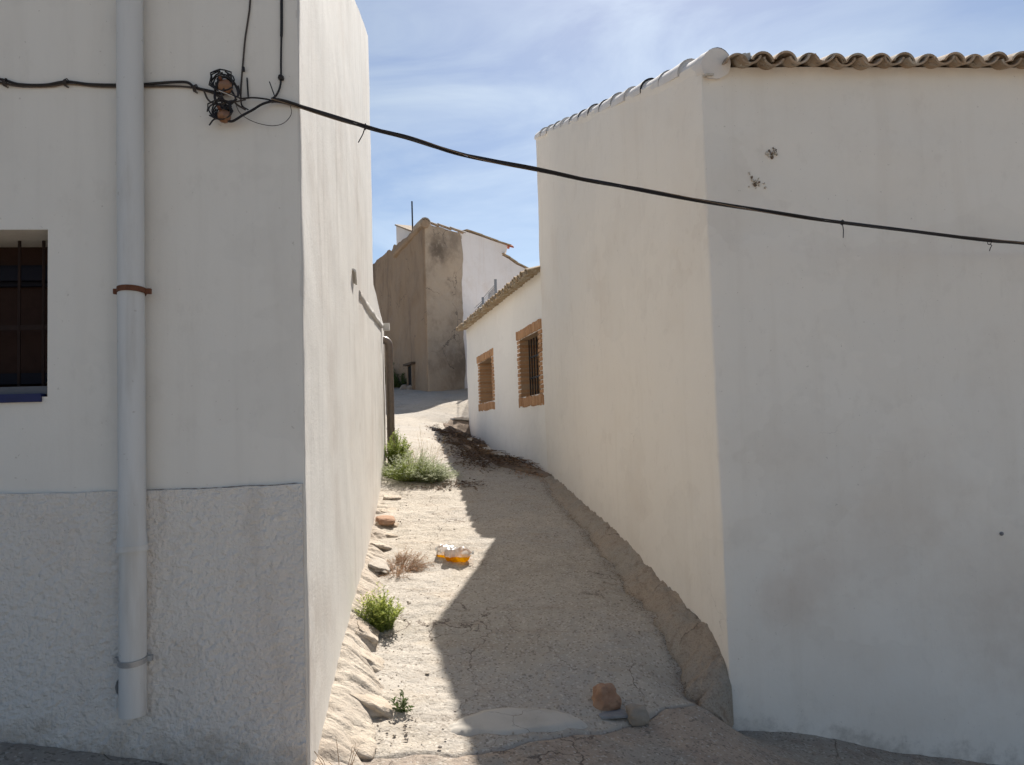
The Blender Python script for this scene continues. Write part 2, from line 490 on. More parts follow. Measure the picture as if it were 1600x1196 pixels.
def plain(name, col, rough=.6, metal=0.0, spec=.3, vary=.0, bump=0.0, scale=20):
    t = NT(name)
    t.color(t.mix(t.ramp(t.noise(scale, 5, .65), .4, .7, 0, vary), col, tuple(x * .55 for x in col)) if vary else col)
    t.b.inputs['Roughness'].default_value = rough; t.b.inputs['Metallic'].default_value = metal
    t.b.inputs['Specular IOR Level'].default_value = spec
    if bump: t.bump(t.noise(scale * 3, 3), bump, .005)
    return t.m
t = NT('painted_pipe')
c = t.mix(t.ramp(t.noise(1, 5, .6, t.map((9, 9, 1.2))), .45, .70, 0, .7), (.60, .595, .575), (.46, .44, .405))
c = t.mix(t.ramp(t.noise(32, 3), .68, .74, 0, .5), c, (.36, .32, .28))
t.color(c); t.b.inputs['Roughness'].default_value = .55; t.bump(t.noise(7, 3), .1, .01)
M['pipe'] = t.m
M['pipe_brown'] = plain('brown_pipe', (.215, .165, .13), .4, 0, .5, .4)
M['rust'] = plain('rusty_iron', (.16, .065, .035), .8, .2, .3, .7, .3, 40)
M['zinc'] = plain('dull_zinc', (.42, .42, .42), .5, .5, .4, .4)
M['iron'] = plain('black_iron', (.025, .022, .022), .55, .3, .4, .3)
M['iron_brown'] = plain('brown_iron', (.03, .018, .015), .75, .0, .15, .4)
M['steel'] = plain('galvanised_post', (.24, .25, .27), .5, .6, .4, .3)
M['cable'] = plain('black_cable', (.018, .016, .017), .5, 0, .35, .3)
M['cable_grey'] = plain('weathered_cable', (.075, .062, .055), .7, 0, .25, .6, 0, 30)
M['cable_tan'] = plain('tan_wire', (.22, .16, .11), .7, 0, .2, .5, 0, 30)
M['shutter'] = plain('dark_brown_shutter', (.04, .022, .017), .8, 0, .1, .4)
M['frame_dark'] = plain('dark_window_frame', (.010, .010, .016), .7, 0, .15)
M['blue'] = plain('blue_sill_paint', (.012, .018, .085), .55, 0, .35, .4, .2)
M['grey_sill'] = plain('grey_sill', (.12, .125, .14), .7, 0, .3, .4)
M['dark'] = plain('dark_interior', (.012, .010, .009), .9)
M['wood'] = plain('old_wood', (.12, .085, .06), .85, 0, .2, .6)
M['ceramic'] = plain('brown_glazed_ceramic', (.20, .095, .045), .3, 0, .5, .7, 0, 45)
M['slate'] = plain('grey_slate', (.25, .255, .265), .7, 0, .3, .4)
M['slab'] = plain('pale_slab', (.55, .51, .46), .85, 0, .2, .6, .3, 14)
M['chip'] = plain('broken_plaster', (.20, .15, .11), .95, 0, .1, .7, .3, 60)
M['chip_light'] = plain('broken_plaster_edge', (.55, .50, .43), .95, 0, .1, .6, .3, 60)

def leafmat(name, a, b_, trans=.35):
    t = NT(name)
    t.color(t.mix(t.noise(28, 3), a, b_))
    t.b.inputs['Roughness'].default_value = .6
    tr = t.n('ShaderNodeBsdfTranslucent'); tr.inputs['Color'].default_value = tuple(min(1, x * 1.5) for x in a) + (1,)
    mx = t.n('ShaderNodeMixShader'); mx.inputs[0].default_value = trans
    t.l(t.b.outputs[0], mx.inputs[1]); t.l(tr.outputs[0], mx.inputs[2]); t.l(mx.outputs[0], t.out.inputs['Surface'])
    return t.m
M['leaf'] = leafmat('fresh_green_leaf', (.27, .32, .075), (.17, .225, .045))
M['leaf_dark'] = leafmat('dark_green_leaf', (.09, .125, .042), (.06, .09, .03))
M['leaf_grey'] = leafmat('grey_green_leaf', (.40, .42, .29), (.25, .29, .15))
M['leaf_lime'] = leafmat('lime_leaf', (.42, .45, .12), (.30, .35, .08))
M['dry'] = leafmat('dry_brown_leaf', (.34, .20, .11), (.25, .14, .075), .25)
M['straw'] = leafmat('straw', (.48, .38, .22), (.38, .29, .16), .25)
M['litter'] = leafmat('dead_leaf_litter', (.17, .11, .068), (.10, .064, .04), .1)
M['stem'] = plain('green_stem', (.13, .15, .05), .7)
M['twig'] = plain('dry_twig', (.27, .17, .09), .8)

def clear_plastic():
    t = NT('clear_plastic')
    t.t.nodes.remove(t.b)
    tp = t.n('ShaderNodeBsdfTransparent'); tp.inputs['Color'].default_value = (.96, .96, .95, 1)
    gl = t.n('ShaderNodeBsdfGlossy'); gl.inputs['Roughness'].default_value = .12
    df = t.n('ShaderNodeBsdfTranslucent'); df.inputs['Color'].default_value = (.92, .92, .90, 1)
    d2 = t.n('ShaderNodeBsdfDiffuse'); d2.inputs['Color'].default_value = (.9, .9, .88, 1)
    ad = t.n('ShaderNodeMixShader'); ad.inputs[0].default_value = .5
    t.l(df.outputs[0], ad.inputs[1]); t.l(d2.outputs[0], ad.inputs[2])
    m1 = t.n('ShaderNodeMixShader'); m1.inputs[0].default_value = .62
    t.l(tp.outputs[0], m1.inputs[1]); t.l(ad.outputs[0], m1.inputs[2])
    fr = t.n('ShaderNodeFresnel'); fr.inputs['IOR'].default_value = 1.45
    m2 = t.n('ShaderNodeMixShader'); t.l(fr.outputs[0], m2.inputs[0])
    t.l(m1.outputs[0], m2.inputs[1]); t.l(gl.outputs[0], m2.inputs[2]); t.l(m2.outputs[0], t.out.inputs['Surface'])
    bp = t.n('ShaderNodeBump'); bp.inputs['Strength'].default_value = .6; bp.inputs['Distance'].default_value = .02
    t.l(t.noise(22, 3), bp.inputs['Height'])
    for nd in (gl, d2): t.l(bp.outputs[0], nd.inputs['Normal'])
    return t.m
M['plastic'] = clear_plastic()
def orange_liquid():
    t = NT('orange_liquid')
    t.t.nodes.remove(t.b)
    tp = t.n('ShaderNodeBsdfTransparent'); tp.inputs['Color'].default_value = (1.0, .78, .12, 1)
    df = t.n('ShaderNodeBsdfTranslucent'); df.inputs['Color'].default_value = (1.0, .62, .03, 1)
    d2 = t.n('ShaderNodeBsdfDiffuse'); d2.inputs['Color'].default_value = (.95, .50, .02, 1)
    a = t.n('ShaderNodeMixShader'); a.inputs[0].default_value = .25
    t.l(df.outputs[0], a.inputs[1]); t.l(d2.outputs[0], a.inputs[2])
    m1 = t.n('ShaderNodeMixShader'); m1.inputs[0].default_value = .6
    t.l(tp.outputs[0], m1.inputs[1]); t.l(a.outputs[0], m1.inputs[2]); t.l(m1.outputs[0], t.out.inputs['Surface'])
    return t.m
M['liquid'] = orange_liquid()

# ------------------------------------------------------------------ plan of the place (metres, camera over the origin)
def rotv(a): return (math.cos(a), math.sin(a))
CL = (-.935, 3.45)                                     # left house: corner of street front and alley wall
L0 = (CL[0] - 6.2 * rotv(R(6.5))[0], CL[1] - 6.2 * rotv(R(6.5))[1])
L_END, L_MAIN = (-1.90, 11.5), None
def xl(y): return CL[0] + (L_END[0] - CL[0]) * (y - CL[1]) / (L_END[1] - CL[1])
L_MAIN = (xl(9.0), 9.0)
CR = (1.325, 5.0)                                      # right house
R1 = (CR[0] + 6.0 * rotv(R(4))[0], CR[1] + 6.0 * rotv(R(4))[1])
R_END = (.446, 10.7)
def xr(y): return CR[0] + (R_END[0] - CR[0]) * (y - CR[1]) / (R_END[1] - CR[1])
W_NEAR, W_FAR = (.462, 10.72), (-1.02, 17.6)           # low white house beyond it
def xw(y): return W_NEAR[0] + (W_FAR[0] - W_NEAR[0]) * (y - W_NEAR[1]) / (W_FAR[1] - W_NEAR[1])

# ------------------------------------------------------------------ lie of the land
GP = [(0, 0, 0), (-4, 0, .62), (4, 0, -.65), (0, -4, -.02), (-8, 3, 1.25), (8, 4, -1.45), (-8, -6, 1.2), (8, -6, -1.3), (0, -12, -.1),
      (-3.2, 3.1, .50), (-2.13, 3.2, .35), (-1.6, 3.3, .24), (-.93, 3.45, .07), (-.80, 3.93, -.02), (-.33, 3.95, -.045), (.175, 4.2, -.06), (.55, 4.45, -.13),
      (1.325, 5.0, -.38), (2.4, 5.05, -.57), (3.5, 5.15, -.78), (5.5, 5.25, -1.1), (-.2, 3.2, -.06), (.8, 3.5, -.2), (1.6, 3.8, -.36),
      (-.9, 4.6, .08), (-.3, 4.9, .04), (.4, 4.9, .0), (1.1, 4.75, -.13), (-1.0, 5.2, .12), (0, 5.5, .13), (1.05, 5.5, .13),
      (-1.1, 6.6, .33), (0, 6.6, .32), (.88, 6.6, .28), (-1.2, 7.9, .55), (-.3, 7.9, .545), (.7, 7.9, .52), (-1.3, 9, .73), (-.4, 9, .72), (.5, 9, .70),
      (-1.4, 10.2, .93), (-.6, 10.2, .94), (.4, 10.2, .86), (-1.6, 11.5, 1.12), (-.7, 11.5, 1.13), (.1, 11.5, .98),
      (-1.4, 13, 1.36), (-.9, 12.8, 1.30), (-.45, 12.8, 1.08), (-.1, 13.2, 1.03), (-1.7, 14.5, 1.56), (-1.15, 14.5, 1.46), (-.75, 14.4, 1.16), (-.45, 14.8, 1.06),
      (-2.2, 16.2, 1.76), (-1.45, 16.2, 1.70), (-1.0, 16.6, 1.28), (-.85, 16.9, 1.12), (-1.25, 17.7, 1.75), (-2.6, 18.5, 2.06), (-1.4, 18.8, 2.15), (-2.4, 21.8, 2.64), (-1.4, 23, 2.76),
      (-5, 13, 1.7), (-5, 18, 2.15), (-5, 24, 2.9), (-8, 28, 3.4), (0, 30, 3.7), (3, 20, 2.5), (8, 12, .8), (-12, 12, 2.2), (10, 30, 3.0), (-12, 40, 5), (12, 50, 5), (0, 80, 6), (60, 20, -4), (-60, 20, 6), (0, -60, -1)]
_G = np.array(GP, float)
def _fit():
    P, z = _G[:, :2], _G[:, 2]
    n = len(P)
    d = np.sqrt(((P[:, None] - P[None]) ** 2).sum(-1) + .05 ** 2)
    A = np.zeros((n + 3, n + 3)); A[:n, :n] = d - np.eye(n) * .03
    A[:n, n] = 1; A[:n, n + 1:] = P; A[n, :n] = 1; A[n + 1:, :n] = P.T
    return np.linalg.solve(A, np.concatenate([z, np.zeros(3)]))
_W = _fit()
def H(xs, ys):
    xs, ys = np.atleast_1d(np.asarray(xs, float)), np.atleast_1d(np.asarray(ys, float))
    out = np.zeros(xs.shape)
    n = len(_G)
    for i in range(0, xs.size, 20000):
        a, b = xs.ravel()[i:i + 20000], ys.ravel()[i:i + 20000]
        d = np.sqrt((a[:, None] - _G[None, :, 0]) ** 2 + (b[:, None] - _G[None, :, 1]) ** 2 + .05 ** 2)
        out.ravel()[i:i + 20000] = d @ _W[:n] + _W[n] + a * _W[n + 1] + b * _W[n + 2]
    return out
def h1(x, y): return float(H([x], [y])[0])

def ground_hit(px, py):
    d = ray(px, py)
    t = 1.5
    for _ in range(4000):
        p = EYEP + d * t
        if p.z < h1(p.x, p.y): break
        t += .02 if t < 12 else .05
    for _ in range(1): p = EYEP + d * t
    return Vector((p.x, p.y, h1(p.x, p.y)))

JX = [-2.0, -.97, -.80, -.33, .175, .55, .95, 1.37, 2.2]
JY = [3.5, 3.72, 3.93, 3.97, 4.2, 4.47, 4.72, 5.02, 5.2]
def joint(x):
    return np.interp(x, JX, JY) + .018 * np.sin(np.asarray(x) * 9.0) + .012 * np.sin(np.asarray(x) * 23.0 + 1)

def grid_mesh(name, X, Y, Z):
    nr, nc = X.shape
    V = np.stack([X, Y, Z], -1).reshape(-1, 3)
    i = np.arange(nr * nc).reshape(nr, nc)
    F = np.stack([i[:-1, :-1], i[:-1, 1:], i[1:, 1:], i[1:, :-1]], -1).reshape(-1, 4)
    me = bpy.data.meshes.new(name)
    me.from_pydata(V.tolist(), [], F.tolist())
    smooth_mesh(me)
    return me

def fbm2(X, Y, s, seed=0.0, octv=3):
    out = np.empty(X.size)
    xs, ys = X.ravel(), Y.ravel()
    for k in range(X.size):
        out[k] = noise.fractal(Vector((xs[k] * s, ys[k] * s, seed)), 1.0, 2.0, octv)
    return out.reshape(X.shape)

# the wide land that everything stands on
ax = np.concatenate([-np.geomspace(600, 12, 14), np.linspace(-10, 10, 41), np.geomspace(12, 600, 14)])
X, Y = np.meshgrid(ax, ax + 5)
Z = H(X, Y) - .35
Z = np.where(np.hypot(X, Y) > 120, np.clip(Z, -6, 8), Z)
tag(obj('ground', grid_mesh('ground', X, Y, Z), M['land']), kind='structure')

# street in front of the houses
xs = np.concatenate([np.linspace(-12, -2.8, 24), np.linspace(-2.75, 3.9, 330), np.linspace(4, 13, 24)])
fr = np.concatenate([np.linspace(0, .55, 24), np.linspace(.56, .80, 40)[0:], np.linspace(.803, 1, 110)])
def street_edge(x):
    yl_ = CL[1] + (x - CL[0]) * math.tan(R(6.5)) + .12
    yr_ = CR[1] + (x - CR[0]) * math.tan(R(4)) + .12
    j = joint(x) + .08
    return np.where(x < CL[0] - .02, yl_, np.where(x > CR[0] + .06, yr_, j))
X = np.repeat(xs[None], len(fr), 0)
E = street_edge(xs)
Y = -14 + fr[:, None] * (E[None] + 14)
Z = H(X, Y) + .009 * fbm2(X, Y, 2.2, 3.0) + .007 * fbm2(X, Y, 11, 5.0, 3)
inal = ((xs > CL[0] - .02) & (xs < CR[0] + .06))[None]
Z -= np.where(inal, .022 * np.clip(1 - (E[None] - .08 - Y) / .012, 0, 1), 0)
tag(obj('street', grid_mesh('street', X, Y, Z), M['street']), kind='structure')

# concrete of the alley and of the yard behind
rows = np.concatenate([np.linspace(0, .012, 4), np.linspace(.016, .40, 330), np.linspace(.402, .60, 90), np.linspace(.604, 1, 80)])
u = np.linspace(0, 1, 190)
YEND = 33.0
yb = 4.2 + rows ** 1.35 * (YEND - 4.2)
lx = np.where(yb < 11.4, CL[0] + (L_END[0] - CL[0]) * (yb - CL[1]) / (L_END[1] - CL[1]) - .05, np.interp(yb, [11.4, 11.9, 33], [-1.95, -9.0, -14]))
rx = np.where(yb < 10.7, CR[0] + (R_END[0] - CR[0]) * (yb - CR[1]) / (R_END[1] - CR[1]) + .06,
              np.where(yb < 17.6, W_NEAR[0] + (W_FAR[0] - W_NEAR[0]) * (yb - W_NEAR[1]) / (W_FAR[1] - W_NEAR[1]) + .10, np.interp(yb, [17.6, 18.2, 33], [-.9, -.4, 6])))
X = lx[:, None] + u[None] * (rx - lx)[:, None]
JJ = joint(X)
Y = np.where(yb[:, None] < 9, JJ + (yb[:, None] - 4.2) * (9 - JJ) / (9 - 4.2), np.repeat(yb[:, None], len(u), 1))
near = np.clip((14 - Y) / 6, 0, 1)
Z = H(X, Y) + .016 + near * (.016 * fbm2(X * .8, Y * 1.5, 2.0, 1.0, 4) + .009 * fbm2(X * .9, Y * 1.2, 9, 2.0, 4)) + (1 - near) * .03 * fbm2(X, Y, .9, 4.0, 3)
Z -= .012 * np.clip(1 - (Y - JJ) / .6, 0, 1) + .020 * np.clip(1 - (Y - JJ) / .012, 0, 1) ** 1.5
tag(obj('alley_path', grid_mesh('alley_path', X, Y, Z), M['alley']), kind='structure')

# smooth pale cement patch over the joint
def poly_patch(name, pix, mat, lift, kind='structure', n=26):
    pts = [ground_hit(*p) for p in pix]
    pts = catmull(pts + [pts[0]], 8)[:-1]
    c = sum(pts, Vector()) / len(pts)
    pts = [c + (p - c) * (1 + .10 * nz(p.x, p.y, 0, 7) + .06 * nz(p.x, p.y, 2, 21)) for p in pts]
    vs, fs = [], []
    m = len(pts)
    rings = 7
    for r_ in range(rings):
        f = (r_ + 1) / rings
        for p in pts:
            q = c + (p - c) * f
            vs.append((q.x, q.y, h1(q.x, q.y) + lift * (1 - f ** 8) + .016 + .007 * nz(q.x, q.y, 0, 8) - (.03 if f == 1 else 0)))
    vs.append((c.x, c.y, h1(c.x, c.y) + lift + .016))
    for r_ in range(rings - 1):
        for k in range(m):
            fs.append((r_ * m + k, (r_ + 1) * m + k, (r_ + 1) * m + (k + 1) % m, r_ * m + (k + 1) % m))
    for k in range(m): fs.append((len(vs) - 1, k, (k + 1) % m))
    me = bpy.data.meshes.new(name); me.from_pydata(vs, [], fs); smooth_mesh(me)
    o = obj(name, me, mat)
    return tag(o, kind=kind)
poly_patch('cement_patch', [(688, 1142), (725, 1124), (800, 1112), (880, 1118), (925, 1136), (900, 1145), (820, 1153), (730, 1155), (694, 1150)], M['cement'], .014)

# earth fillet along the foot of the right wall
FO = [(1.22, 4.74, None), (1.15, 4.80, None), (1.10, 4.95, None), (1.06, 5.3, None), (1.00, 5.8, None), (.89, 6.6, None), (.80, 7.4, None), (.66, 8.2, None), (.53, 8.9, None), (.45, 9.8, None), (.42, 10.6, None)]
FY = [4.985, 4.99, 5.06, 5.3, 5.8, 6.6, 7.4, 8.2, 8.9, 9.8, 10.6]
FZ = [-.34, -.10, .06, .20, .285, .42, .57, .68, .75, .86, .93]
nrow, ncol = 480, 44
X = np.zeros((nrow, ncol)); Y = X.copy(); Z = X.copy()
ti = np.linspace(0, len(FO) - 1, nrow)
fo = np.array([(a, b) for a, b, _ in FO])
ox, oy = np.interp(ti, range(len(FO)), fo[:, 0]), np.interp(ti, range(len(FO)), fo[:, 1])
iy, iz = np.interp(ti, range(len(FO)), FY), np.interp(ti, range(len(FO)), FZ)
_k = np.hanning(61); _k /= _k.sum()
_sm = lambda a: np.convolve(np.pad(a, 30, mode='reflect', reflect_type='odd'), _k, 'valid')
ox, oy, iy, iz = _sm(ox), _sm(oy), _sm(iy), _sm(iz)
iz = iz + .022 * np.array([nz(v, 0, 4, 2.5) + .6 * nz(v, 0, 4, 9) + .5 * nz(v, 0, 4, 25) for v in iy])
ox = ox - .04
ox += .03 * np.array([nz(v, 3, 0, 7) for v in oy])
ox += .025 * np.sin(ti * 5.1) + .018 * np.sin(ti * 11.7 + 1)
for j in range(ncol):
    w = j / (ncol - 1)
    ix = np.minimum(np.array([xr(v) for v in iy]) + .05, CR[0] + .012)
    X[:, j] = ox + (ix - ox) * w; Y[:, j] = oy + (iy - oy) * w
    zo = H(ox, oy) + (.022 if j else -.04)
    Z[:, j] = zo + (iz - zo) * (1 - (1 - w) ** 1.9)
Z[:, 1:] += .026 * fbm2(X[:, 1:], Y[:, 1:], 5, 9.0, 5) + .014 * fbm2(X[:, 1:], Y[:, 1:], 18, 19.0, 4)
Z[:, -1] += .0
tag(obj('earth_fillet', grid_mesh('earth_fillet', X, Y, Z), M['fillet']), kind='structure')

# earth bank against the low house
ys_ = np.linspace(10.4, 17.9, 190)
nc = 26
X = np.zeros((len(ys_), nc)); Y = X.copy(); Z = X.copy()
for i, y in enumerate(ys_):
    x1 = (xw(y) if y > 10.7 else xr(y)) + .08
    wd = np.interp(y, [10.4, 11.2, 13, 15, 17.2, 17.9], [.20, .62, 1.0, .95, .7, .35])
    x0 = x1 - wd - .06 * math.sin(y * 4)
    for j in range(nc):
        w = j / (nc - 1)
        X[i, j] = x0 + (x1 - x0) * w; Y[i, j] = y
Z = H(X, Y) + .02
w = np.linspace(0, 1, nc)[None]
Z += np.sin(np.pi * np.clip(w, 0, 1)) * .05 + .05 * fbm2(X, Y, 3.0, 12.0, 3) * np.minimum(1, w * 5)
Z[:, 0] = H(X[:, 0], Y[:, 0]) - .05
tag(obj('earth_bank', grid_mesh('earth_bank', X, Y, Z), M['earth']), kind='structure')

# ------------------------------------------------------------------ house walls
def wall_mesh(name, pts, tops, zbot, fine, holes=None, zcap=2.8, dz=.06, rad=.03, amp=.012, foot=None):
    """closed run of wall round the points; tops: wall-top height at each point; fine: sample step of each side;
    holes: {side: [(s0, s1, z0, z1)]}; outward is on the right of the running direction"""
    holes = holes or {}
    n = len(pts)
    S = []                                   # samples: x, y, nx, ny, ztop, side, s
    for i in range(n):
        A, B = pts[i], pts[(i + 1) % n]
        L = math.hypot(B[0] - A[0], B[1] - A[1])
        ux, uy = (B[0] - A[0]) / L, (B[1] - A[1]) / L
        nx, ny = uy, -ux
        st = list(np.linspace(rad, L - rad, max(2, int(L / fine[i]))))
        for (a, b, c, d) in holes.get(i, []):
            st = [s for s in st if abs(s - a) > fine[i] * .45 and abs(s - b) > fine[i] * .45] + [a, b]
        for s in sorted(st):
            f = s / L
            S.append((A[0] + ux * s, A[1] + uy * s, nx, ny, tops[i] + (tops[(i + 1) % n] - tops[i]) * f, i, s))
        # rounded corner towards the next side
        C = pts[(i + 2) % n]
        L2 = math.hypot(C[0] - B[0], C[1] - B[1]); vx, vy = (C[0] - B[0]) / L2, (C[1] - B[1]) / L2
        for f in (.33, .67):
            q = Vector((B[0] - ux * rad, B[1] - uy * rad)) * (1 - f) ** 2 + Vector(B) * 2 * f * (1 - f) + Vector((B[0] + vx * rad, B[1] + vy * rad)) * f * f
            mx, my = nx * (1 - f) + vy * f, ny * (1 - f) - vx * f
            ml = math.hypot(mx, my)
            S.append((q.x, q.y, mx / ml, my / ml, tops[(i + 1) % n], -1, 0))
    zmax = max(tops)
    zs = list(np.arange(zbot, zcap, dz)) + list(np.linspace(zcap, zmax, max(3, int((zmax - zcap) / dz / 1.3))))
    for hs in holes.values():
        for (a, b, c, d) in hs:
            zs = [z for z in zs if abs(z - c) > dz * .45 and abs(z - d) > dz * .45] + [c, d]
    zs.sort()
    edge = {}
    for k, q in enumerate(S):
        for (a, b, c, d) in holes.get(q[5], []):
            if abs(q[6] - a) < 1e-6 or abs(q[6] - b) < 1e-6: edge[k] = (c, d)
    V, F = [], []
    m, nzs = len(S), len(zs)
    for k, (x, y, nx, ny, zt, side, s) in enumerate(S):
        for z in zs:
            zz = z if z <= zcap else zcap + (z - zcap) / (zmax - zcap) * (zt - zcap)
            dd = amp * (nz(x, y, zz, .9) * 1.2 + nz(x + 7, y, zz, 3.1) * .45 + nz(x, y + 5, zz, 9) * .12)
            if side == -1: dd += .005 * nz(x, y, zz, 5) + .004 * nz(x, y, zz, 17)
            if k in edge and edge[k][0] - .02 < z < edge[k][1] + .02: dd *= .2
            V.append((x + nx * dd, y + ny * dd, zz))
    for k in range(m):
        k2 = (k + 1) % m
        for r in range(nzs - 1):
            skip = False
            for (a, b, c, d) in holes.get(S[k][5], []):
                if S[k2][5] == S[k][5] and S[k][6] >= a - 1e-6 and S[k2][6] <= b + 1e-6 and zs[r] >= c - 1e-6 and zs[r + 1] <= d + 1e-6: skip = True
            if not skip: F.append((k * nzs + r, k2 * nzs + r, k2 * nzs + r + 1, k * nzs + r + 1))
    me = bpy.data.meshes.new(name); me.from_pydata(V, [], F); smooth_mesh(me)
    return me

def slab_mesh(name, top, thick):
    mb = MB()
    n = len(top)
    mb.add([p for p in top] + [(p[0], p[1], p[2] - thick) for p in top],
           [tuple(range(n)), tuple(range(2 * n - 1, n - 1, -1))] + [(k, n + k, n + (k + 1) % n, (k + 1) % n) for k in range(n)])
    return mb.mesh(name)

def reveal_mesh(name, A, B, s0, s1, z0, z1, depth, out=0.0):
    """the four inner faces of an opening in the wall from A to B"""
    L = math.hypot(B[0] - A[0], B[1] - A[1]); ux, uy = (B[0] - A[0]) / L, (B[1] - A[1]) / L
    nx, ny = uy, -ux
    def P(s, z, d): return (A[0] + ux * s - nx * d, A[1] + uy * s - ny * d, z)
    mb = MB()
    cs = [(s0, z0), (s1, z0), (s1, z1), (s0, z1)]
    mb.add([P(s, z, -out) for s, z in cs] + [P(s, z, depth) for s, z in cs],
           [(k, (k + 1) % 4, 4 + (k + 1) % 4, 4 + k) for k in range(4)])
    return mb.mesh(name)

# barrel tile, its axis along local Y (lower, wider end at -Y), crown up
def tile_mesh(name, length, r0, r1, thick=.014, n=10, span=R(176), wob=0.0):
    mb = MB()
    V, F = [], []
    for (yy, rr) in ((-length / 2, r0), (0, (r0 + r1) / 2), (length / 2, r1)):
        for inner in (0, 1):
            for k in range(n + 1):
                a = math.pi / 2 + span / 2 - span * k / n
                q = rr - (thick if inner else 0)
                V.append((q * math.cos(a), yy, q * math.sin(a)))
    w = n + 1
    for s in range(2):
        b0, b1 = s * 2 * w, (s + 1) * 2 * w
        for k in range(n):
            F.append((b0 + k, b0 + k + 1, b1 + k + 1, b1 + k))
            F.append((b0 + w + k + 1, b0 + w + k, b1 + w + k, b1 + w + k + 1))
        F.append((b0, b1, b1 + w, b0 + w)); F.append((b0 + n, b0 + w + n, b1 + w + n, b1 + n))
    for b in (0, 4 * w):
        for k in range(n): F.append((b + k, b + w + k, b + w + k + 1, b + k + 1) if b == 0 else (b + k, b + k + 1, b + w + k + 1, b + w + k))
    mb.add(V, F)
    me = mb.mesh(name, True, R(40))
    return me

def place(me, name, loc, X, Y, Z, mat, parent):
    """copy of a shared mesh with local axes X, Y, Z (unit) at world loc"""
    o = bpy.data.objects.new(name, me)
    if not me.materials: me.materials.append(mat)
    COL.objects.link(o)
    off = Vector((0, 0, 0)); p = parent
    while p: off += Vector(p.location); p = p.parent
    o.parent = parent
    l = Vector(loc) - off
    o.matrix_basis = Matrix(((X[0], Y[0], Z[0], l.x), (X[1], Y[1], Z[1], l.y), (X[2], Y[2], Z[2], l.z), (0, 0, 0, 1)))
    return o

def eave_tiles(parent, A, B, zA, zB, outv, slope, pitch, mat, r=.075, courses=2, over=.12, length=.42, drop=.0, jit=.006):
    """courses of cover and channel tiles along an eave from A to B; outv points out of the wall, roof rises inwards"""
    L = math.hypot(B[0] - A[0], B[1] - A[1])
    n = int(L / pitch)
    X = Vector((B[0] - A[0], B[1] - A[1], zB - zA)).normalized()
    inn = Vector((-outv[0], -outv[1], 0)).normalized()
    Yv = (inn * math.cos(slope) + Vector((0, 0, 1)) * math.sin(slope)).normalized()
    Zv = X.cross(Yv).normalized()
    if Zv.z < 0: X = -X; Zv = X.cross(Yv).normalized()
    sp = R(142)
    cov = tile_mesh('tile', length, r, r * .88, .013, 10, sp)
    cha = tile_mesh('tile', length, r * .94, r * 1.03, .013, 10, sp)
    full = Vector((B[0] - A[0], B[1] - A[1], zB - zA))
    for c in range(courses):
        for k in range(n + 1):
            for kind in (0, 1):
                base = Vector((A[0], A[1], zA)) + full * ((k + (1.0 if kind else .5)) / (n + 1))
                sl = c * (length - .09) + length / 2 - (over + (.0 if kind else -.012)) / math.cos(slope) + random.uniform(-jit, jit) * 2.5
                lift = (r if kind else r * .06) + c * .012 + random.uniform(-jit, jit)
                loc = base + Yv * sl + Zv * lift + Vector((0, 0, -drop))
                tw = random.uniform(-.11, .11)
                Xt = (X * math.cos(tw) + Zv * math.sin(tw)).normalized(); Zt = Xt.cross(Yv).normalized()
                if kind == 0: place(cov, 'tile', loc, Xt, Yv, Zt, mat, parent)
                else: place(cha, 'tile', loc, -Xt, Yv, -Zt, mat, parent)

def roof_cover(name, quad, pitch, mat, parent, amp=.045):
    """the rest of a tiled roof: corrugated sheet over the four corners (eave a-b, top c-d)"""
    a, b, c, d = [Vector(p) for p in quad]
    L = (b - a).length
    n = max(4, int(L / pitch) * 6)
    V, F = [], []
    for i in range(n + 1):
        f = i / n
        for g in (0, .5, 1):
            p = (a + (b - a) * f) * (1 - g) + (d + (c - d) * f) * g
            V.append((p.x, p.y, p.z + amp * math.cos(i / 6 * 2 * math.pi)))
    for i in range(n):
        for g in range(2): F.append((i * 3 + g, (i + 1) * 3 + g, (i + 1) * 3 + g + 1, i * 3 + g + 1))
    me = bpy.data.meshes.new(name); me.from_pydata(V, [], F); smooth_mesh(me)
    return obj(name, me, mat, parent)

# ================================================================== left white house
LEN_F = math.hypot(CL[0] - L0[0], CL[1] - L0[1])
wA = line_hit(74, 620, L0, CL)                       # right lower corner of the street window
wT = line_hit(73, 359, L0, CL)
WZ0, WZ1 = wA.z, wT.z
ws1 = along(wA, L0, CL); ws0 = ws1 - .95
lh = empty('white_house', (CL[0], CL[1], h1(*CL)), 'tall white house left of the alley with rough stucco plinth and barred window', 'house')
LB = (L_MAIN[0] - 6.2, L_MAIN[1] - .7)
zF, zB = 4.40, 6.36
me = wall_mesh('wall', [L0, CL, L_MAIN, LB], [zF, zF, zB, zB], -.6, [.07, .05, .5, .5], {0: [(ws0, ws1, WZ0, WZ1)]}, zcap=2.75, rad=.012, amp=.0075)
wall = obj('wall', me, None, lh)
me.materials.append(M['white_left']); me.materials.append(M['white_alley'])
_uf = Vector((CL[0] - L0[0], CL[1] - L0[1])).normalized()
for p in me.polygons:
    if abs(p.normal.x) > .6 and p.center.y > CL[1] - .001: p.material_index = 1
# roof of the left house
obj('roof', slab_mesh('roof', [(L0[0], L0[1] - .1, zF - .01), (CL[0] - .03, CL[1] - .1, zF - .01), (L_MAIN[0] - .03, L_MAIN[1] - .02, zB - .01), (LB[0], LB[1], zB - .01)], .12), M['roof'], lh)
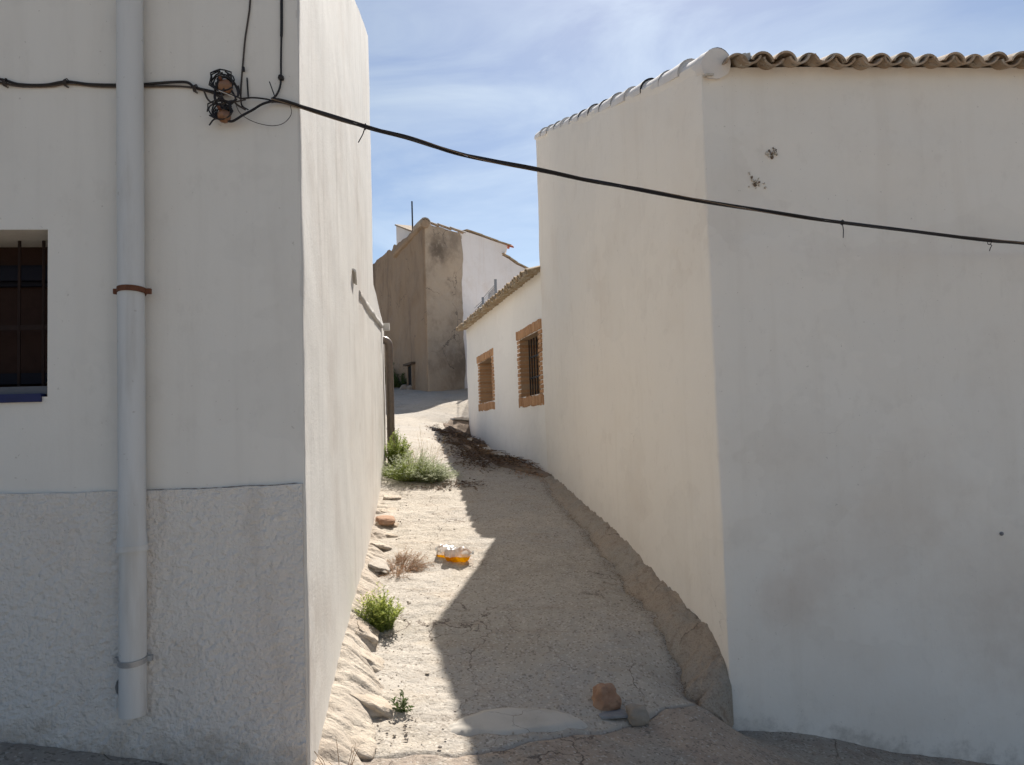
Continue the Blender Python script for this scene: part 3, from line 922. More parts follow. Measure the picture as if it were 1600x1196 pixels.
# lower rear wall
annB = (L_END[0] - 5.5, L_END[1] + .3)
me = wall_mesh('rear_wall', [(xl(8.9) - .004, 8.9), (L_END[0] - .004, L_END[1]), annB, (annB[0], 8.6)], [3.36, 3.18, 3.18, 3.36], 0, [.05, .4, .5, .5], zcap=2.6, rad=.02, amp=.008)
obj('rear_wall', me, M['white_alley'], lh)
obj('rear_roof', slab_mesh('rear_roof', [(xl(8.9) - .02, 8.9, 3.37), (L_END[0] - .02, L_END[1], 3.19), (annB[0], annB[1], 3.19), (annB[0], 8.7, 3.37)], .1), M['roof'], lh)
# plaster moulding (old verge) along the alley wall
al_n = Vector((L_END[1] - CL[1], -(L_END[0] - CL[0]), 0)).normalized()
al_u = Vector((L_END[0] - CL[0], L_END[1] - CL[1], 0)).normalized()
mp = [line_hit(x, y, CL, L_END) for x, y in ((551, 424), (556, 444), (561, 462), (573, 480), (585, 496), (597, 511))]
mb = MB()
prof = [(0, .045), (.014, .036), (.022, .02), (.018, -.005), (.008, -.02), (0, -.03)]
V, F = [], []
mpt = catmull(mp[2:], 6)
for p in mpt:
    for (o_, u_) in prof:
        q = p + al_n * (o_ + .006 * nz(p.x * 6, p.y * 6, u_ * 20)) + Vector((0, 0, u_ + .01 * nz(p.x, p.y, p.z, 5)))
        V.append(q)
w = len(prof)
for i in range(len(mpt) - 1):
    for k in range(w - 1): F.append((i * w + k, (i + 1) * w + k, (i + 1) * w + k + 1, i * w + k + 1))
F.append(tuple(range(w))); F.append(tuple((len(mpt) - 1) * w + k for k in range(w - 1, -1, -1)))
mb.add(V, F); mb.build('moulding', M['white_alley'], lh, True)
tm = tile_mesh('broken_tile', .18, .035, .028)
place(tm, 'broken_tile', mp[0] + al_n * .0 + Vector((0, 0, -.06)), al_n, (al_u * .9 - Vector((0, 0, .42))).normalized(), al_n.cross((al_u * .9 - Vector((0, 0, .42))).normalized()).normalized(), M['white_alley'], lh)
mb = MB(); mb.obox(mp[-1] + al_n * .06 + al_u * .02, al_u * .10, al_n * .09, Vector((0, 0, .10))); mb.build('moulding_end', M['white_alley'], lh)

# rough stucco plinth, slightly proud of the front
fn = Vector((CL[1] - L0[1], -(CL[0] - L0[0]), 0)).normalized()
fu = Vector((CL[0] - L0[0], CL[1] - L0[1], 0)).normalized()
PZ = 1.375
ss = np.concatenate([np.linspace(0, LEN_F - 2.4, 40), np.arange(LEN_F - 2.38, LEN_F - .012, .014)])
zz = np.concatenate([[-.5], np.arange(-.05, PZ - .012, .014), [PZ]])
V, F = [], []
for s in ss:
    for j, z in enumerate(zz):
        p = Vector((L0[0], L0[1], 0)) + fu * s
        ztop = z if j < len(zz) - 1 else z + .012 * nz(s, 0, 3, 1.3) + .008 * nz(s, 0, 3, 7)
        d = .020 + .008 * nz(p.x, p.y, z, 1.2) + (.0075 + .006 * nz(p.x, p.y, z, 2.5)) * abs(nz(p.x, p.y, z, 18)) + .004 * nz(p.x, p.y, z, 45)
        if z < .35: d += .006 * nz(p.x, p.y, z, 6)
        q = p + fn * d
        V.append((q.x, q.y, ztop))
nzv = len(zz)
back = len(V)
for i in range(len(ss) - 1):
    for j in range(nzv - 1): F.append((i * nzv + j, (i + 1) * nzv + j, (i + 1) * nzv + j + 1, i * nzv + j + 1))
for i, s in enumerate(ss):                                # top ledge back to the wall
    q = Vector((L0[0], L0[1], 0)) + fu * s - fn * .03; V.append((q.x, q.y, PZ + .004))
for i in range(len(ss) - 1): F.append((i * nzv + nzv - 1, (i + 1) * nzv + nzv - 1, back + i + 1, back + i))
b2 = len(V)
for z in zz:
    q = Vector((L0[0], L0[1], 0)) + fu * ss[-1] - fn * .03; V.append((q.x, q.y, z))
i = len(ss) - 1
for j in range(nzv - 1): F.append((i * nzv + j, b2 + j, b2 + j + 1, i * nzv + j + 1))
me = bpy.data.meshes.new('plinth'); me.from_pydata(V, [], F); smooth_mesh(me, R(50))
tag(obj('plinth', me, M['stucco'], lh), 'rough white stucco plinth with ragged top line')

cs = np.arange(along(line_hit(229, 765, L0, CL), L0, CL), LEN_F - .03, .008)
V, F = [], []
for k, s_ in enumerate(cs):
    zc_ = PZ + .012 * nz(s_, 0, 3, 1.3) + .008 * nz(s_, 0, 3, 7) + .004
    th = max(.0001, .0012 + .0035 * nz(s_, 4, 1, 7) + .002 * nz(s_, 4, 7, 45)) * (1 if k % (len(cs) - 1) else .1)
    p = Vector((L0[0], L0[1], 0)) + fu * s_ + fn * .013
    V += [(p.x, p.y, zc_ - th), (p.x, p.y, zc_ + th)]
    if k: F.append((2 * k - 2, 2 * k, 2 * k + 1, 2 * k - 1))
me = bpy.data.meshes.new('crack'); me.from_pydata(V, [], F); obj('crack', me, M['chip'], lh)

# street window with bars
win = obj('window', reveal_mesh('window', L0, CL, ws0, ws1, WZ0, WZ1, .36), M['reveal'], lh)
win['label'] = 'small barred window with dark shutter and blue sill'
def FP(s, z, d): return Vector((L0[0], L0[1], 0)) + fu * s - fn * d + Vector((0, 0, z))
wc, ww, wh = (ws0 + ws1) / 2, ws1 - ws0, WZ1 - WZ0
mb = MB(); mb.obox(FP(wc, (WZ0 + WZ1) / 2, .34), fu * ww, fn * .03, Vector((0, 0, wh))); mb.build('shutter', M['shutter'], win)
mb = MB()
for (z0, z1) in ((WZ1 - .175, WZ1 - .115), (WZ0 + .075, WZ0 + .125)): mb.obox(FP(wc, (z0 + z1) / 2, .275), fu * (ww - .004), fn * .05, Vector((0, 0, z1 - z0)))
for s in (ws0 + .02, ws1 - .02): mb.obox(FP(s, (WZ0 + WZ1) / 2 - .03, .27), fu * .035, fn * .035, Vector((0, 0, wh - .20)))
mb.build('frame', M['frame_dark'], win)
mb = MB(); mb.obox(FP(wc, WZ1 - .145, .305), fu * (ww - .002), fn * .03, Vector((0, 0, .10))); mb.build('roller_box', M['frame_dark'], win)
for k in range(9):
    s = ws1 - .105 - k * .105
    if s < ws0 + .03: break
    mb = MB(); mb.tube([FP(s, WZ0 + .05, .19), FP(s, WZ1 - .003, .19)], .007, 6); mb.build('bar', M['iron_brown'], win, True)
mb = MB(); mb.obox(FP(wc, WZ0 + .33, .19), fu * (ww + .02), fn * .006, Vector((0, 0, .022))); mb.build('crossbar', M['iron_brown'], win)
mb = MB(); mb.obox(FP(wc, WZ0 + .03, .19), fu * (ww - .006), fn * .33, Vector((0, 0, .035))); mb.build('sill', M['grey_sill'], win)
mb = MB(); mb.obox(FP(wc - .012, WZ0 - .004, .012), fu * (ww - .02), fn * .05, Vector((0, 0, .036))); mb.build('sill_edge', M['blue'], win)

# ================================================================== right white house
rh = empty('white_house', (CR[0], CR[1], h1(*CR)), 'white house right of the alley with scalloped clay tile eave above blank front', 'house')
zRF, zRB = line_hit(1099, 100, R_END, CR).z, line_hit(837, 216, R_END, CR).z
RB2 = (R1[0] - .6, R_END[1] + .6)
me = wall_mesh('wall', [R_END, CR, R1, RB2], [zRB, zRF, zRF, zRB], -1.5, [.06, .06, .6, .6], zcap=2.9, rad=.010, amp=.015)
obj('wall', me, M['white_right'], rh)
slR = math.atan2(zRB - zRF, math.hypot(R_END[0] - CR[0], R_END[1] - CR[1]))
obj('roof', slab_mesh('roof', [(CR[0] + .05, CR[1] + .03, zRF - .01), (R1[0], R1[1] + .03, zRF - .01), (RB2[0], RB2[1] - .03, zRB - .01), (R_END[0] + .05, R_END[1] - .02, zRB - .01)], .12), M['roof'], rh)
roof_cover('roof_tiles', [(CR[0] + .25, CR[1] + .7, zRF + .22), (R1[0], R1[1] + .7, zRF + .22), (RB2[0], RB2[1], zRB + .05), (R_END[0] + .25, R_END[1], zRB + .05)], .16, M['tile'], rh)['kind'] = 'stuff'
rfn = Vector((R1[1] - CR[1], -(R1[0] - CR[0]), 0)).normalized()
rfu = Vector((R1[0] - CR[0], R1[1] - CR[1], 0)).normalized()
e0 = Vector((CR[0], CR[1], 0)) + rfu * .12
eave_tiles(rh, (e0.x, e0.y), (e0.x + rfu.x * 4.6, e0.y + rfu.y * 4.6), zRF - .012, zRF - .012, rfn, slR, .1695, M['tile'], r=.082, courses=2, over=.12, jit=.012)
# whitewashed verge tiles stepping up the gable
vt = tile_mesh('verge_tile', .46, .100, .088, .016, 12, R(210))
bm_ = bmesh.new(); bm_.from_mesh(vt); bm_.verts.ensure_lookup_table()
bm_.faces.new([bm_.verts[k] for k in range(12, -1, -1)])          # mouth of each tile packed with mortar
for v in bm_.verts: v.co += Vector((nz(v.co.x, v.co.y, 1, 9), 0, nz(v.co.x, v.co.y, 5, 9))) * .006
bm_.to_mesh(vt); bm_.free()
va, vb = Vector((CR[0], CR[1], zRF)), Vector((R_END[0], R_END[1], zRB))
vd = (vb - va).normalized()
rgn = Vector((vd.y, -vd.x, 0)).normalized()
if rgn.x > 0: rgn = -rgn
NV = 14
Lv = (vb - va).length
M['verge'] = plaster('whitewashed_verge', (.72, .69, .66), (.55, .52, .50), .6, .1, speck=.3)
for k in range(NV):
    s = -.02 + k * (Lv + .02) / (NV - .2)
    Yv = (vd - Vector((0, 0, .035))).normalized()
    X_ = Yv.cross(Vector((0, 0, 1))).normalized(); Z_ = X_.cross(Yv).normalized()
    c_ = va + vd * (s + .20) - rgn * .085 + Z_ * (.012 + random.uniform(-.006, .006)) + X_ * random.uniform(-.006, .006)
    place(vt, 'verge_tile', c_, X_, Yv, Z_, M['verge'], rh)
# mortar under the verge tiles and the plug that closes the lowest one
mb = MB()
V, F = [], []
nn = 60
for i in range(nn + 1):
    p = va + vd * (Lv * i / nn)
    st = ((i / nn * Lv + .02) / ((Lv + .02) / (NV - .2))) % 1
    hgt = .055 - .03 * st + .006 * nz(p.x, p.y, p.z, 8)
    for (o_, z_) in ((-.02, -.10), (.002, -.02), (.004, hgt * .6), (-.022, hgt + .012), (-.17, .02), (-.17, -.10)):
        V.append(p + rgn * o_ + Vector((0, 0, z_)))
for i in range(nn):
    for k in range(5): F.append((i * 6 + k, (i + 1) * 6 + k, (i + 1) * 6 + k + 1, i * 6 + k + 1))
F.append((5, 4, 3, 2, 1, 0)); F.append(tuple(nn * 6 + k for k in range(6)))
mb.add(V, F); mb.build('verge_mortar', M['white_right'], rh, True)
Yv = (vd - Vector((0, 0, .035))).normalized()
X_ = Yv.cross(Vector((0, 0, 1))).normalized(); Z_ = X_.cross(Yv).normalized()
c_ = va + vd * (-.055) - rgn * .085 + Z_ * .012
mb = MB()
ring = [c_ + X_ * (.101 * math.cos(R(a))) + Z_ * (.101 * math.sin(R(a))) for a in range(-35, 216, 10)]
ring.append(c_ + X_ * -.03 + Z_ * -.088)
ring.append(c_ + X_ * .03 + Z_ * -.088)
m_ = len(ring)
mb.add(ring + [p + Yv * .12 for p in ring] + [c_ - Yv * .006], [(k, m_ + k, m_ + (k + 1) % m_, (k + 1) % m_) for k in range(m_)] + [(2 * m_, k, (k + 1) % m_) for k in range(m_)])
mb.build('verge_plug', M['verge'], rh, True)
# timber end under the plug
mb = MB(); mb.obox(va - rgn * .035 - Yv * .02 + Vector((0, 0, -.062)), rgn * .05, Yv * .10, Vector((0, 0, .014))); mb.build('eave_board', M['chip_light'], rh)
mb = MB()
q0 = line_hit(1170, 96, CR, R1, .06)
for k in range(10): mb.obox(q0 + rfu * random.uniform(-.06, .05) + Vector((0, random.uniform(-.03, .03), random.uniform(-.02, .035))), (random.uniform(.02, .05), .01, .01), (0, .05, 0), (0, .01, random.uniform(.02, .04)))
mb.build('mortar_lump', M['chip_light'], rh)
# broken plaster spots where a bracket was torn off
for cx, cy, sp in ((1207, 239, 8), (1180, 284, 12)):
    mb = MB(); mb2 = MB()
    for k in range(26):
        px, py = cx + random.gauss(0, sp * .5), cy + random.gauss(0, sp * .42)
        q = line_hit(px, py, CR, R1, -.002)
        r_ = random.uniform(.003, .011)
        a0 = random.uniform(0, 6.28)
        vs = [q + rfu * (math.cos(a0 + k2) * r_ * random.uniform(.5, 1.2)) + Vector((0, 0, math.sin(a0 + k2) * r_ * random.uniform(.5, 1.6))) + rfn * .016 for k2 in (0, 1.2, 2.4, 3.7, 5)]
        (mb if random.random() < .28 else mb2).add(vs + [q + rfn * .020] + [v - rfn * .03 for v in vs], [(i, (i + 1) % 5, 5) for i in range(5)] + [(i, 6 + i, 6 + (i + 1) % 5, (i + 1) % 5) for i in range(5)])
    o = mb.build('broken_plaster', M['chip'], rh); o['kind'] = 'stuff'
    o = mb2.build('broken_plaster', M['chip_light'], rh); o['kind'] = 'stuff'
mb = MB(); q = line_hit(1564, 834, CR, R1, .0)
mb.lathe([(-.02, .013), (.010, .013), (.014, .010), (.014, .004), (.020, .004), (.020, .0)], q, rfn, 10); mb.build('wall_plug', M['steel'], rh, True)

# ================================================================== low white house with brick windows
wh_ = empty('low_white_house', (W_NEAR[0], W_NEAR[1], h1(*W_NEAR)), 'low white house up the alley with clay tile eave and two brick framed windows', 'house')
zWN, zWF = line_hit(842, 424, W_FAR, W_NEAR).z, line_hit(724, 517, W_FAR, W_NEAR).z
wu = Vector((W_NEAR[0] - W_FAR[0], W_NEAR[1] - W_FAR[1], 0)).normalized()
wnv = Vector((wu.y, -wu.x, 0)).normalized()
def wspec(xl_, xr_, yt, yb_, xm):
    a = along(line_hit(xl_, 590, W_FAR, W_NEAR), W_FAR, W_NEAR); b = along(line_hit(xr_, 590, W_FAR, W_NEAR), W_FAR, W_NEAR)
    return a, b, line_hit(xm, yb_, W_FAR, W_NEAR).z, line_hit(xm, yt, W_FAR, W_NEAR).z
w1 = wspec(810.5, 849, 507, 634.5, 829)      # outer edges of the brick surrounds
w2 = wspec(748, 772.5, 550, 641, 760)
JW, LH = .17, .155
op = [(a + JW, b - JW, z0 + LH, z1 - LH) for a, b, z0, z1 in (w1, w2)]
WB1 = (W_NEAR[0] + 5.0, W_NEAR[1] + 1.0); WB2 = (W_FAR[0] + 5.2, W_FAR[1] + 1.1)
me = wall_mesh('wall', [W_FAR, W_NEAR, WB1, WB2], [zWF, zWN, zWN + 1.3, zWF + 1.3], .2, [.06, .6, .6, .6], {0: op}, zcap=3.3, rad=.03, amp=.015)
obj('wall', me, M['white_low'], wh_)
obj('roof', slab_mesh('roof', [(W_FAR[0] + .03, W_FAR[1], zWF), (W_NEAR[0] + .03, W_NEAR[1], zWN), (WB1[0], WB1[1], zWN + 1.3), (WB2[0], WB2[1], zWF + 1.3)], .1), M['roof'], wh_)
slW = math.atan2(1.3, 5.1)
fA = Vector((W_FAR[0], W_FAR[1], zWF)) - wu * .10; fB = Vector((W_NEAR[0], W_NEAR[1], zWN)) - wu * .04
eave_tiles(wh_, (fA.x, fA.y), (fB.x, fB.y), zWF - .03, zWN - .03, wnv, slW, .20, M['tile_pale'], r=.104, courses=2, over=.21, length=.44, jit=.010)
roof_cover('roof_tiles', [(fA.x + .6, fA.y + .1, zWF + .24), (fB.x + .6, fB.y + .1, zWN + .24), (WB1[0], WB1[1], zWN + 1.36), (WB2[0], WB2[1], zWF + 1.36)], .2, M['tile_pale'], wh_)['kind'] = 'stuff'
brick_mesh = {}
def brick(parent, c, X, Y, Z):
    X, Y, Z = Vector(X), Vector(Y), Vector(Z)
    key = tuple(round(v.length, 2) for v in (X, Y, Z)) + (random.randrange(3),)
    if key not in brick_mesh:
        bm = bmesh.new(); bmesh.ops.create_cube(bm, size=1.0)
        for v in bm.verts: v.co = Vector((v.co.x * key[0], v.co.y * key[1], v.co.z * key[2])) + Vector([random.uniform(-.004, .004) for _ in range(3)])
        bmesh.ops.bevel(bm, geom=list(bm.edges), offset=.006, segments=1, affect='EDGES')
        m_ = bpy.data.meshes.new('brick'); bm.to_mesh(m_); bm.free(); brick_mesh[key] = m_
    return place(brick_mesh[key], 'brick', c, X.normalized(), Y.normalized(), Z.normalized(), M['brick'], parent)
def WP(s, z, d): return Vector((W_FAR[0], W_FAR[1], 0)) + wu * s - wnv * d + Vector((0, 0, z))
def brick_window(spec, opening, grille_d, lab, left_over=0.0, frame_in=.02):
    a, b, z0, z1 = spec; oa, ob, oz0, oz1 = opening
    root = obj('window', reveal_mesh('window', W_FAR, W_NEAR, oa, ob, oz0, oz1, .45, -.002), M['brick_mortar'], wh_)
    root['label'] = lab
    UPV = Vector((0, 0, 1))
    prd = .012
    a2 = a - left_over
    n = int((b - a2) / .062)
    for (zc, hh) in ((z1 - LH / 2, LH), (z0 + LH / 2, LH)):
        lo = a2 if zc > (z0 + z1) / 2 else a
        n = int((b - lo) / .062)
        for k in range(n):
            s = lo + (k + .5) * (b - lo) / n
            dz_ = random.uniform(-.008, .008) + (random.uniform(-.018, .0) if zc < (z0 + z1) / 2 else 0)
            brick(root, WP(s, zc + dz_, .045 - prd + random.uniform(-.006, .006)), wu * ((b - lo) / n - .012), wnv * .11, UPV * (hh - .01))
    nc_ = int((oz1 - oz0) / .062)
    for side in (0, 1):
        for k in range(nc_):
            z = oz0 + (k + .5) * (oz1 - oz0) / nc_
            jw = JW + (.0 if k % 2 else -.014) + random.uniform(-.010, .010)
            inn = random.uniform(.0, .010)
            s = (oa - jw / 2 + inn) if side == 0 else (ob + jw / 2 - inn)
            # bricks run through the thickness of the wall so the reveal shows their courses
            dep = .40 if side == 0 else .12
            brick(root, WP(s, z, dep / 2 - prd - random.uniform(0, .012)), wu * jw, wnv * dep, UPV * ((oz1 - oz0) / nc_ - .012))
    mb = MB(); mb.obox(WP((oa + ob) / 2, (oz0 + oz1) / 2, .42), wu * (ob - oa + .1), wnv * .02, UPV * (oz1 - oz0 + .1)); mb.build('interior', M['dark'], root)
    gr = MB()
    for zz_ in (.32, .68): gr.obox(WP((oa + ob) / 2, oz0 + (oz1 - oz0) * zz_, grille_d), wu * (ob - oa - .02), wnv * .008, UPV * .028)
    gr.build('crossbar', M['iron'], root)
    k = 0
    nb = 8
    for k in range(nb):
        s = oa + .05 + k * (ob - oa - .1) / (nb - 1)
        mb = MB(); mb.tube([WP(s, oz0 + .005, grille_d), WP(s, oz1 - .005, grille_d)], .011, 6); mb.build('bar', M['iron'], root, True)
brick_window(w1, op[0], .135, 'brick framed barred window nearer the tall right wall')
brick_window(w2, op[1], .33, 'narrow looking brick framed window nearest the far corner', left_over=.10)

# ================================================================== far houses
K = (-2.42, 22.0)
BL = (K[0] - 2.61 * 1.5, K[1] + 5.7 * 1.5)
BR = (-1.40, 23.2)
def fhit(px, py): return line_hit(px, py, K, BR)
fdir = Vector((BR[0] - K[0], BR[1] - K[1], 0)).normalized(); fnr = Vector((fdir.y, -fdir.x, 0))
ldir = Vector((BL[0] - K[0], BL[1] - K[1], 0)).normalized(); lnr = Vector((-ldir.y, ldir.x, 0))
zK = line_hit(668, 350, K, BR).z; zKR = line_hit(727, 366, K, BR).z
bh = empty('earthen_house', (K[0], K[1], h1(*K)), 'weathered brown house with stained bare render closing the end of the alley', 'house')
BBK = (BR[0] - 1.2, BR[1] + 8)
me = wall_mesh('wall', [BL, K, BR, BBK], [zK + .05, zK, zKR, zKR + .1], 1.5, [.14, .09, .8, .8], zcap=7.0, dz=.08, rad=.07, amp=.055)
for v in me.vertices:                                    # crumbled top edge of the old wall
    if v.co.z > 7.0: v.co.z += .05 * nz(v.co.x, v.co.y, 0, 3)
    if v.co.z > 7.0 and v.co.x < K[0] - 1.2: v.co.z += .10 * nz(v.co.x, v.co.y, 0, 2.2) + .05 * nz(v.co.x, v.co.y, 0, 6)
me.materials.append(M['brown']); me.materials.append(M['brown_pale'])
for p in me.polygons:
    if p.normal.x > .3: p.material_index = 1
obj('wall', me, None, bh)
obj('roof', slab_mesh('roof', [(BL[0], BL[1], zK - .05), (K[0], K[1] + .1, zK - .05), (BR[0], BR[1] + .1, zKR - .05), (BBK[0], BBK[1], zKR - .05)], .1), M['roof'], bh)
# rounded verge ridge over the front corner and cornice along the left face
c0, c1 = line_hit(664, 349, BL, K), line_hit(617, 398, BL, K)
mb = MB()
pts = [c0 + (c1 - c0) * (i / 12) + lnr * -.02 + Vector((0, 0, .02 * nz(i, 0, 0, 1))) for i in range(13)]
mb.tube(pts, [.12 + .015 * nz(i, 3, 0, .9) for i in range(13)], 8); mb.build('cornice', M['brown'], bh, True)
mb = MB()
k0 = line_hit(665, 346, K, BR)
mb.lathe([(-.02, .12), (.0, .17), (.35, .17), (.8, .15), (.82, .0)], k0 + Vector((.0, -.05, -.06)), (ldir + Vector((0, 0, -.02))), 12)
mb.build('corner_cap', M['brown_pale'], bh, True)
vt2 = tile_mesh('verge_tile', .62, .06, .055, .015, 6)
for k in range(3):
    p = Vector((K[0], K[1], zK)) + fdir * (.35 + k * .52) + Vector((0, 0, (zKR - zK) * (.35 + k * .52) / 1.57 + .03))
    X_ = fnr; Yd = (-fdir + Vector((0, 0, .09))).normalized()
    place(vt2, 'verge_tile', p, Yd.cross(Vector((0, 0, 1))).normalized(), Yd, Yd.cross(Vector((0, 0, 1))).normalized().cross(Yd), M['tile'], bh)
# low dark doorway with its lintel
dd0 = line_hit(644, 588, BL, K); 
zd = h1(dd0.x, dd0.y)
mb = MB()
for k in (-1, 1): mb.obox(Vector((dd0.x, dd0.y, zd + .35)) + ldir * .24 * k + lnr * .03, ldir * .07, lnr * .12, Vector((0, 0, .8)))
dr = mb.build('doorway', M['brown'], bh)
mb = MB(); mb.obox(Vector((dd0.x, dd0.y, zd + .35)) + lnr * .05, ldir * .41, lnr * .02, Vector((0, 0, .74))); mb.build('opening', M['dark'], dr)
mb = MB(); mb.obox(Vector((dd0.x, dd0.y, zd + .79)) + lnr * .05 + ldir * .08, ldir * .85, lnr * .16, Vector((0, 0, .07))); mb.build('lintel', M['wood'], dr)

# small white gable above the brown wall
GA = line_hit(619, 353, BL, K, -.5); GB = line_hit(645, 363, BL, K, -.5)
gh = empty('small_white_gable', (GA.x, GA.y, zK - .3), 'small white gable wall peeping above the brown house roof', 'building')
mb = MB()
bk = -lnr * 1.2
pl = [Vector((GA.x, GA.y, zK - .45)), Vector((GB.x, GB.y, zK - .45)), GB, GA]
mb.add(pl + [p + bk for p in pl], [(0, 1, 2, 3), (7, 6, 5, 4), (0, 4, 5, 1), (1, 5, 6, 2), (2, 6, 7, 3), (3, 7, 4, 0)])
mb.build('wall', M['white_far'], gh)
mb = MB()
up_ = Vector((0, 0, .05))
e1, e2 = GA + lnr * .05, GB + lnr * .05
mb.add([e1, e2, e2 + bk, e1 + bk, e1 + up_, e2 + up_, e2 + bk + up_, e1 + bk + up_], [(3, 2, 1, 0), (4, 5, 6, 7), (0, 1, 5, 4), (1, 2, 6, 5), (2, 3, 7, 6), (3, 0, 4, 7)])
mb.build('coping', M['tile'], gh)
# antenna mast
q0, q1 = line_hit(645, 372, BL, K, -.35), line_hit(644.5, 314, BL, K, -.35)
mast = empty('antenna_mast', (q0.x, q0.y, q0.z - .2), 'thin dark metal pole standing on the brown house roof', 'pole')
mb = MB(); mb.tube([(q0.x, q0.y, q0.z - .2), (q0.x, q0.y, q1.z)], .024, 8); mb.build('pole', M['iron'], mast, True)
mb = MB(); mb.lathe([(-.02, .05), (.04, .05), (.06, .03), (.1, .026)], (q0.x, q0.y, q0.z - .2), (0, 0, 1), 10); mb.build('foot', M['iron'], mast)

# white house behind on the right
fh = empty('far_white_house', (BR[0], BR[1] + .1, h1(*BR)), 'white house beyond the brown one with stepped roof verge and red eave tile', 'house')
def vp(px, py): return line_hit(px, py, K, BR, -.08)
outl = [vp(715, 358), vp(728, 362), vp(752, 370), vp(776, 378.5), vp(793, 384), vp(792, 391), vp(784, 399), vp(795, 405), vp(806, 413), vp(830, 424), vp(860, 437)]
zlo = 2.0
pl = [Vector((outl[0].x, outl[0].y, zlo))] + outl + [Vector((outl[-1].x, outl[-1].y, zlo))]
n_ = len(pl)
bk = Vector((-.25, 3.6, 0))
mb = MB()
mb.add(pl + [p + bk for p in pl], [tuple(range(n_ - 1, -1, -1)), tuple(range(n_, 2 * n_))] + [(k, (k + 1) % n_, n_ + (k + 1) % n_, n_ + k) for k in range(n_)])
mb.build('wall', M['white_far'], fh)
def verge_run(pix, nn, mat, thick=.018):
    for k in range(nn):
        a, b = pix[k], pix[k + 1]
        p, q = vp(*a) + fnr * .07, vp(*b) + fnr * .07
        mb = MB()
        up = Vector((0, 0, thick))
        V = [p, q, q - fnr * .4, p - fnr * .4]
        V = [v + Vector((0, 0, .012 * (nn - k))) for v in V]
        mb.add(V + [v + up for v in V], [(3, 2, 1, 0), (4, 5, 6, 7), (0, 1, 5, 4), (1, 2, 6, 5), (2, 3, 7, 6), (3, 0, 4, 7)])
        mb.build('verge_tile', mat, fh)
verge_run([(727.5, 361.5), (752, 369.5), (776, 378), (797, 384.5)], 3, M['tile_pale'])
verge_run([(784, 398.5), (795, 404), (807, 412), (830, 423.5)], 3, M['tile_pale'])
et = tile_mesh('eave_tile', .5, .11, .10, .02, 8)
for k in range(4):
    p = vp(795, 386) - fnr * (.1 + k * .3)
    place(et, 'eave_tile', p, -fnr, -fdir, Vector((0, 0, 1)), M['tile_red'], fh)

# terrace behind the low house, carrying a wire fence
TA, TB = (-.30, 18.9), (-1.12, 23.2)
tb = MB()
TZ = 4.1
tp = [Vector((TA[0], TA[1], 1.0)), Vector((TB[0], TB[1], 1.0)), Vector((3.5, 23.6, 1.0)), Vector((4.0, 19.8, 1.0))]
tb.add(tp + [Vector((p.x, p.y, TZ)) for p in tp], [(0, 1, 2, 3), (7, 6, 5, 4), (0, 4, 5, 1), (1, 5, 6, 2), (2, 6, 7, 3), (3, 7, 4, 0)])
ter = tb.build('terrace', M['white_far']); tag(ter, kind='structure')
fe = empty('wire_fence', (TA[0] + .1, TA[1] + .1, TZ), 'grey wire mesh fence with square posts above the low tiled eave', 'fence')
fposts = []
for px, py in ((774, 437), (754.5, 465), (739, 483)):
    q = line_hit(px, py, (TA[0] + .12, TA[1]), (TB[0] + .12, TB[1]))
    fposts.append(q)
    mb = MB(); mb.box((q.x, q.y, (TZ + q.z) / 2), (.07, .07, q.z - TZ)); mb.build('post', M['steel'], fe)
mb = MB()
for i in range(2):
    a, b = fposts[i], fposts[i + 1]
    L = math.hypot(b.x - a.x, b.y - a.y)
    ztop0, ztop1 = a.z - .08 if i else a.z - .12, b.z - .02
    N = int(L / .07)
    for k in range(N):
        for sg in (0, 1):
            f0 = k / N; f1 = min(1, max(0, f0 + (.45 if sg else -.45)))
            p0 = a.lerp(b, f0); p1 = a.lerp(b, f1)
            mb.tube([(p0.x, p0.y, TZ + .03), (p1.x, p1.y, TZ + .03 + (ztop0 - TZ) * min(1, abs(f1 - f0) / .45) * .95)], .004, 3, False)
    mb.tube([(a.x, a.y, ztop0), (b.x, b.y, ztop1)], .008, 4)
tag(mb.build('wire_mesh', M['steel'], fe), kind='stuff')

# ================================================================== drainpipes
def FW_(px, py, off=0.0): return line_hit(px, py, L0, CL, off)
pc = FW_(206, 600, .068); pbz = FW_(209, 1117, .068).z
dp = empty('drainpipe', (pc.x, pc.y, pbz), 'pale grey drainpipe down the left house front with rusty clamp', 'drainpipe')
jz = FW_(206, 857, .068).z
mb = MB()
mb.lathe([(0, .050), (0, .054), (jz - pbz + .0, .054), (jz - pbz + .03, .0535)], (pc.x, pc.y, pbz), (.004, 0, 1), 28)
mb.lathe([(0, .050), (.6, .05)], (pc.x, pc.y, pbz), (.004, 0, 1), 28)
mb.build('lower_pipe', M['pipe'], dp, True)
mb = MB()
mb.lathe([(0, .054), (.0, .0635), (.010, .0645), (.018, .0610), (.026, .0625), (.034, .0585), (.075, .0575), (.085, .0545), (4.38 - jz, .0545)], (pc.x, pc.y, jz - .012), (-.002, 0, 1), 28)
mb.build('upper_pipe', M['pipe'], dp, True)
for (py, mat, ear, lab) in ((455, 'rust', .020, 'rusty clamp'), (1031, 'zinc', .022, 'grey clamp')):
    z = FW_(206, py, .068).z
    mb = MB()
    mb.lathe([(-.012, .0555), (-.012, .0595), (.012, .0595), (.012, .0555)], (pc.x, pc.y, z), (0, .10 if py < 600 else -.14, 1), 28)
    for s in (-1, 1):
        mb.obox(Vector((pc.x, pc.y, z)) + fu * s * .066 - fn * .01, fu * .022, fn * .022, Vector((0, 0, .022)))
    o = mb.build('clamp', M[mat], dp, True); o['label'] = lab
